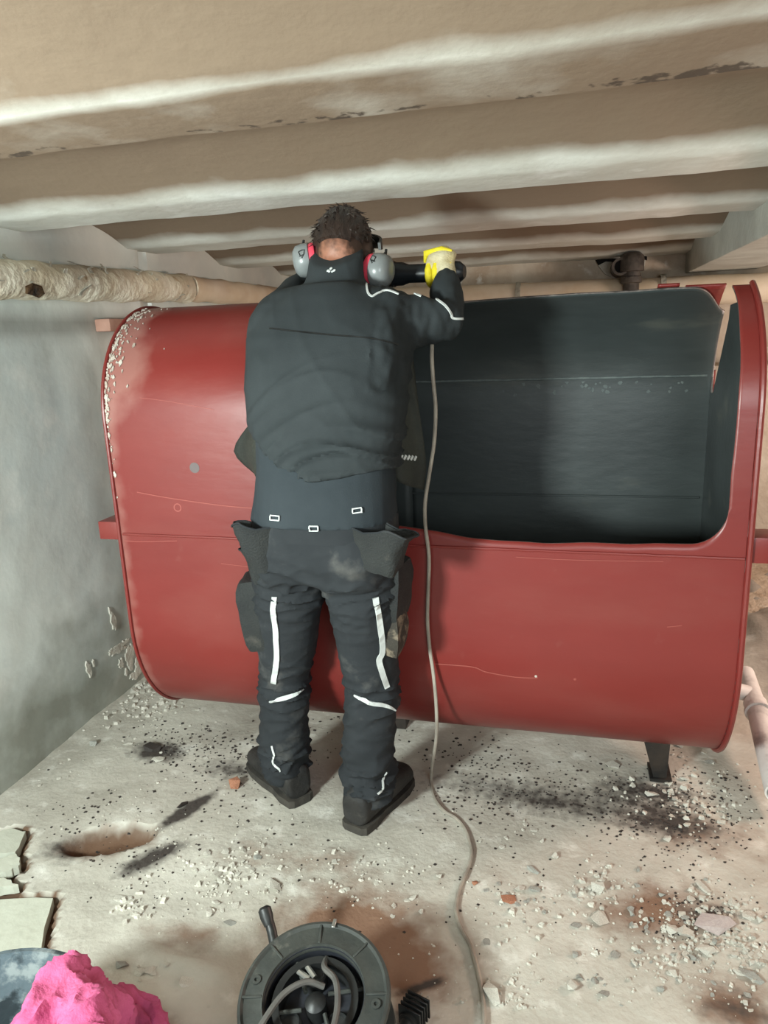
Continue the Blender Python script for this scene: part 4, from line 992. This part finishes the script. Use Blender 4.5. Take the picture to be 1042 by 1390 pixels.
for px, py, w, m, label, asp, hgt, rot in [
    (972, 1257, 54, M['lilac'], 'large lilac-grey flat slab piece at the lower right among rubble', .6, .3, .3), (814, 1246, 27, S, 'white triangular plaster shard alone on pink dust right of the cord', .85, .35, 1.4),
    (810, 1207, 26, S, 'white lump in the middle of a small heap of chips above a triangular shard', .7, .6, 0), (954, 1206, 26, S, 'long pale shard left of the lilac slab top', .4, .5, -.9),
    (1015, 1244, 25, S, 'pale flat stone right of the lilac slab', .7, .5, .2), (914, 1264, 19, S, 'white round lump left of the lilac slab, the left one of a pair', .9, .7, 0), (929, 1269, 22, S, 'white round lump left of the lilac slab, the right one of a pair', .7, .7, .2),
    (960, 1292, 25, S, 'white stone below the lilac slab', .6, .6, .1), (835, 1298, 21, G, 'pale pointed shard below the white triangular shard', .7, .4, .8), (862, 1311, 17, G, 'small pale shard lower right of the pointed shard', .8, .4, 0),
    (776, 1341, 21, S, 'pale block-like stone near the bottom edge right of the cord', 1.0, .6, 1.2), (782, 1256, 20, G, 'flat grey shard pressed in dust left of the white triangular shard', .6, .2, .2), (724, 1208, 23, G, 'flat grey-white shard right of the orange brick chip', .5, .4, .1),
    (706, 1207, 14, S, 'small white chip directly above the orange brick chip', .7, .5, .6), (691, 1223, 22, M['brick'], 'orange brick chip on the floor right of the cord', .8, .6, .4), (317, 1070, 21, M['brick'], 'orange brick piece on the floor left of the worker\'s boots', .9, .9, .7),
    (645, 1200, 9, M['brick'], 'tiny orange brick crumb close beside the cord', .9, .7, .4), (725, 1127, 12, S, 'small white stone alone on grey floor below the tank', .7, .6, .2), (681, 1150, 11, S, 'small upright white pebble right of the cord bend', .8, .8, 1.4),
    (661, 1279, 17, G, 'grey-white shard just right of the cord near the bottom', .8, .3, 1.1), (668, 1352, 32, S, 'white angular plaster piece beside the cord at the bottom edge', .6, .5, -.9), (722, 1181, 20, G, 'thin pale splinter above the flat shard right of the cord', .3, .5, -.5),
    (905, 1139, 11, S, 'white pebble on the dark grit right of the tank leg', .9, .8, 1), (980, 1099, 11, S, 'white pebble among black chips far right', .8, .7, .5), (885, 1079, 20, S, 'pale flat stone in front of the tank leg', .5, .4, .1),
    (923, 1011, 16, S, 'rounded white stone under the right end of the tank', .8, .6, .2), (831, 1041, 17, S, 'white square chip on the grey floor under the tank', .9, .5, .1), (622, 1038, 11, S, 'small white chip on the floor right of the hanging cord', .6, .5, .3), (964, 1035, 17, G, 'grey-white stone by the drain pipe', .6, .5, 0),
    (215, 1031, 24, S, 'white flat stone beside the sooty clod on the left floor', .55, .4, .1), (206, 1017, 26, M['chip'], 'black sooty clod on the left floor', .6, .6, .2), (126, 1012, 14, G, 'grey stone near the foot of the left wall', .8, .7, .6), (174, 1011, 12, S, 'white sliver left of the sooty clod', .3, .4, .5), (279, 1030, 9, S, 'small white pebble right of the sooty clod', .8, .7, 0),
    (372, 1203, 25, S, 'white flat stone on the floor above the cable reel', .7, .35, -.6), (296, 1189, 16, S, 'white chip at the top of the rubble left of the reel', .8, .5, .4), (350, 1165, 18, G, 'pale shard on the floor below the worker\'s left boot', .6, .4, -.4), (165, 1221, 22, S, 'white chunk right of the square slab, upper one', .6, .5, .2), (185, 1240, 20, S, 'white chunk right of the square slab, lower one', .8, .5, 1.1),
    (320, 1229, 16, S, 'small pale stone left of the reel handle', .9, .6, .1), (284, 1239, 22, S, 'white wedge-shaped shard left of the reel handle', .6, .4, -.9), (312, 1251, 24, G, 'flat pale shard nearest the reel handle', .5, .2, 0), (190, 1319, 20, S, 'white stone at the edge of the bucket shadow, middle one', .7, .6, .5), (204, 1317, 15, S, 'white stone at the edge of the bucket shadow, right one', .8, .6, 1), (166, 1311, 17, G, 'grey stone at the edge of the bucket shadow, left one', .7, .6, .2), (252, 1332, 22, S, 'white triangular shard alone left of the reel', .8, .4, .7),
    (1019, 1326, 30, G, 'stack of pale thin plates at the right edge, top piece', .5, .3, -.5), (1005, 1320, 22, S, 'pale thin plate at the right edge, left piece', .5, .3, -.4), (820, 1350, 20, G, 'flat pale stone near the bottom edge below the pointed shard', .6, .3, .2), (895, 1345, 14, G, 'small grey stone near the bottom edge left of the dark patch', .7, .5, .2), (248, 1095, 16, M['chip'], 'charred splinter at the top of the soot streak', .3, .5, 1.1)]:
    stone('stone', px, py, w, m, label, 'stone', None, asp, hgt, rot)
CL = [('white plaster chip scattered round the lilac slab', 965, 1262, 55, 45, 24, 5, 13, S), ('grey chip scattered round the lilac slab', 960, 1280, 70, 50, 20, 5, 12, G), ('white chip in the small heap above the triangular shard', 810, 1200, 38, 28, 18, 4, 11, S),
      ('white chip between the stone below the lilac slab and the bottom edge', 930, 1325, 50, 30, 14, 5, 12, S), ('white chip at the right edge beside the thin plates', 1020, 1300, 20, 40, 12, 5, 12, S), ('grey chip lying left of the lilac slab on brown dust', 880, 1240, 30, 40, 12, 5, 11, G),
      ('small grey chip around the orange brick chip right of the cord', 715, 1225, 50, 25, 14, 4, 10, G), ('small grey chip near the bottom edge below the pointed shard', 830, 1330, 80, 35, 14, 4, 11, G),
      ('white chip in the scatter above the flat stone left of the reel', 300, 1185, 40, 30, 22, 4, 12, S), ('white chip beside the two chunks right of the square slab', 185, 1228, 25, 22, 12, 4, 11, S), ('white chip between the worker and the flat stone above the reel', 345, 1165, 35, 30, 10, 4, 10, S), ('white chip at the edge of the bucket shadow', 205, 1314, 22, 12, 10, 4, 10, S),
      ('white plaster chip in the corner below the peeling left wall', 195, 935, 26, 18, 14, 5, 12, S), ('white plaster chip along the foot of the left wall', 150, 975, 35, 25, 10, 4, 11, S), ('white chip on the pale floor under the left end of the tank', 230, 965, 45, 14, 8, 4, 9, S), ('small white chip on the bare floor left of the soot streak', 100, 1040, 45, 40, 8, 4, 8, S),
      ('white chip in front of the worker\'s right boot', 475, 1165, 50, 30, 12, 4, 9, S), ('white chip at the edge of the brown dust above the reel', 545, 1215, 35, 30, 12, 4, 9, S), ('white chip on the dark grit in front of the tank leg', 930, 1075, 50, 30, 18, 4, 11, S), ('white chip just behind the tank leg', 930, 1020, 35, 15, 8, 4, 10, S), ('white chip on the pink floor below the dark grit', 950, 1130, 50, 30, 12, 4, 10, S),
      ('small stone on the bare floor right of the cord bend', 730, 1150, 60, 40, 10, 4, 9, S), ('small stone beside the white angular piece at the bottom edge', 690, 1345, 35, 30, 12, 4, 10, S)]
CHIPS = []
rs = random.Random(77)
for label, cx_, cy_, sx_, sy_, n, a, b, m in CL:
    for i in range(n):
        px, py = rs.gauss(cx_, sx_*.6), rs.gauss(cy_, sy_*.6)
        if px > 1050 or py > 1400: continue
        pp = onz(px, py)
        if pp.x < XL+.03: continue
        w = 1.2*(a+(b-a)*rs.random()**1.7)
        CHIPS.append((px, py, 'grey' if m is G else 'white'))
        o = stone('plaster_chip', px, py, w, m, label, 'stone chip', label.replace(' chip ', ' chips ').replace(' stone ', ' stones ', 1), rs.uniform(.5, .95), rs.uniform(.35, .8), rng=rs)
        CHIPS[-1] += (o,)
LM = [('lilac slab', 972, 1257), ('triangular white shard', 814, 1246), ('orange brick chip', 691, 1223), ('foot of the tank', 888, 1045), ('square floor slab', 40, 1255), ('handle of the cable reel', 362, 1250), ("worker's left boot", 395, 1075),
      ("worker's right boot", 500, 1115), ('pink cloth', 90, 1330), ('black sooty clod', 206, 1017), ('lowest plaster crust of the left wall', 180, 915), ('bend of the cord', 640, 1160), ('drain pipe', 1030, 985), ('thin plates at the right edge', 1012, 1323), ('pale pointed shard', 835, 1298),
      ('flat white stone above the reel', 372, 1203), ('orange brick piece left of the boots', 317, 1070), ('block-like stone', 776, 1341), ('two chunks right of the square slab', 176, 1230), ('white angular piece at the bottom edge', 668, 1352), ('hollow in the left floor', 150, 1138), ('pair of white lumps', 921, 1267)]
ORD = ['nearest', 'second nearest', 'third nearest', 'fourth nearest', 'fifth nearest', 'sixth nearest', 'seventh nearest', 'eighth nearest', 'ninth nearest', 'tenth nearest', 'eleventh nearest', 'twelfth nearest'] + [w+' nearest' for w in 'thirteenth fourteenth fifteenth sixteenth seventeenth eighteenth nineteenth twentieth twenty-first twenty-second twenty-third twenty-fourth twenty-fifth twenty-sixth twenty-seventh twenty-eighth'.split()]
seats = {}
for px, py, cn, o in CHIPS:
    l = min(LM, key=lambda q: (q[1]-px)**2+(q[2]-py)**2); dx, dy = px-l[1], py-l[2]
    d = ('right of' if dx > 0 else 'left of') if abs(dx) > abs(dy) else ('below' if dy > 0 else 'above')
    seats.setdefault((cn, d, l[0]), []).append((dx*dx+dy*dy, o))
for (cn, d, ln), v in seats.items():
    v.sort(key=lambda q: q[0])
    for i, (_, o) in enumerate(v): o['label'] = f'{ORD[min(i, 27)]} {cn} chip {d} the {ln}'
# countless dark paint chips and pale crumbs: stuff
def scatter(name, regs, n, w0, w1, m, label, seed, hg=.4):
    r = random.Random(seed); bm = bmesh.new(); tot = sum(c[4] for c in regs)
    for i in range(n):
        t = r.uniform(0, tot)
        for c in regs:
            t -= c[4]
            if t <= 0: break
        px, py = r.gauss(c[0], c[2]*.55), r.gauss(c[1], c[3]*.55); p = onz(px, py)
        if p.x < XL+.02 or p.y > 3.4 or p.y < .8: continue
        s = (w0+(w1-w0)*r.random()**2)*(p-CAM).dot(fw)/F_PX*.5; a0_ = r.uniform(0, 6.28); q = []
        z = floor_h(p.x, p.y)
        k = r.choice((4, 5)); vb = []; vt = []
        for j in range(k):
            a = a0_+2*PI*j/k; d = V((math.cos(a)*s*r.uniform(.7, 1.3), math.sin(a)*s*r.uniform(.6, 1.2), 0)); vb.append(bm.verts.new(V((p.x, p.y, z-.001))+d)); vt.append(bm.verts.new(V((p.x, p.y, z+s*hg*r.uniform(.6, 1.4)))+d*.75))
        bm.faces.new(vt)
        for j in range(k): bm.faces.new((vb[j], vb[(j+1) % k], vt[(j+1) % k], vt[j]))
    bmesh.ops.recalc_face_normals(bm, faces=bm.faces[:]); o = obj(name, bm, m, None, smooth=False, kind='stuff'); tag(o, label, 'debris')
scatter('black_chips', [(740, 1075, 170, 40, 36), (900, 1090, 110, 50, 40), (320, 1030, 90, 40, 20), (240, 1010, 60, 35, 12), (460, 1000, 120, 40, 8), (660, 1030, 90, 40, 14), (960, 1130, 90, 60, 14), (300, 1110, 120, 60, 8), (640, 1180, 250, 80, 10), (130, 1120, 60, 50, 10), (950, 1250, 80, 50, 12), (200, 1180, 60, 50, 6)], 1900, 2.0, 5.5, M['chip'], 'black paint chips and grit strewn over the floor around the tank', 3)
scatter('white_crumbs', [(950, 1260, 110, 90, 30), (300, 1190, 110, 70, 22), (190, 960, 90, 50, 14), (500, 1190, 120, 60, 10), (940, 1090, 110, 50, 14), (700, 1260, 160, 100, 14), (180, 1080, 130, 100, 12), (800, 1340, 200, 40, 8)], 1100, 1.3, 5.0, S, 'white plaster crumbs strewn over the floor', 5, .6)
scatter('plaster_rubble', [(960, 1260, 70, 60, 26), (1010, 1300, 30, 60, 12), (810, 1205, 45, 30, 10), (880, 1300, 90, 50, 10), (930, 1090, 90, 45, 14), (310, 1190, 60, 40, 14), (190, 950, 50, 30, 10), (180, 1230, 30, 25, 6), (500, 1180, 90, 40, 6), (720, 1240, 60, 50, 8), (690, 1350, 40, 30, 6)], 620, 3.5, 10.0, S, 'pale broken plaster rubble spread in heaps over the floor', 9, .8)
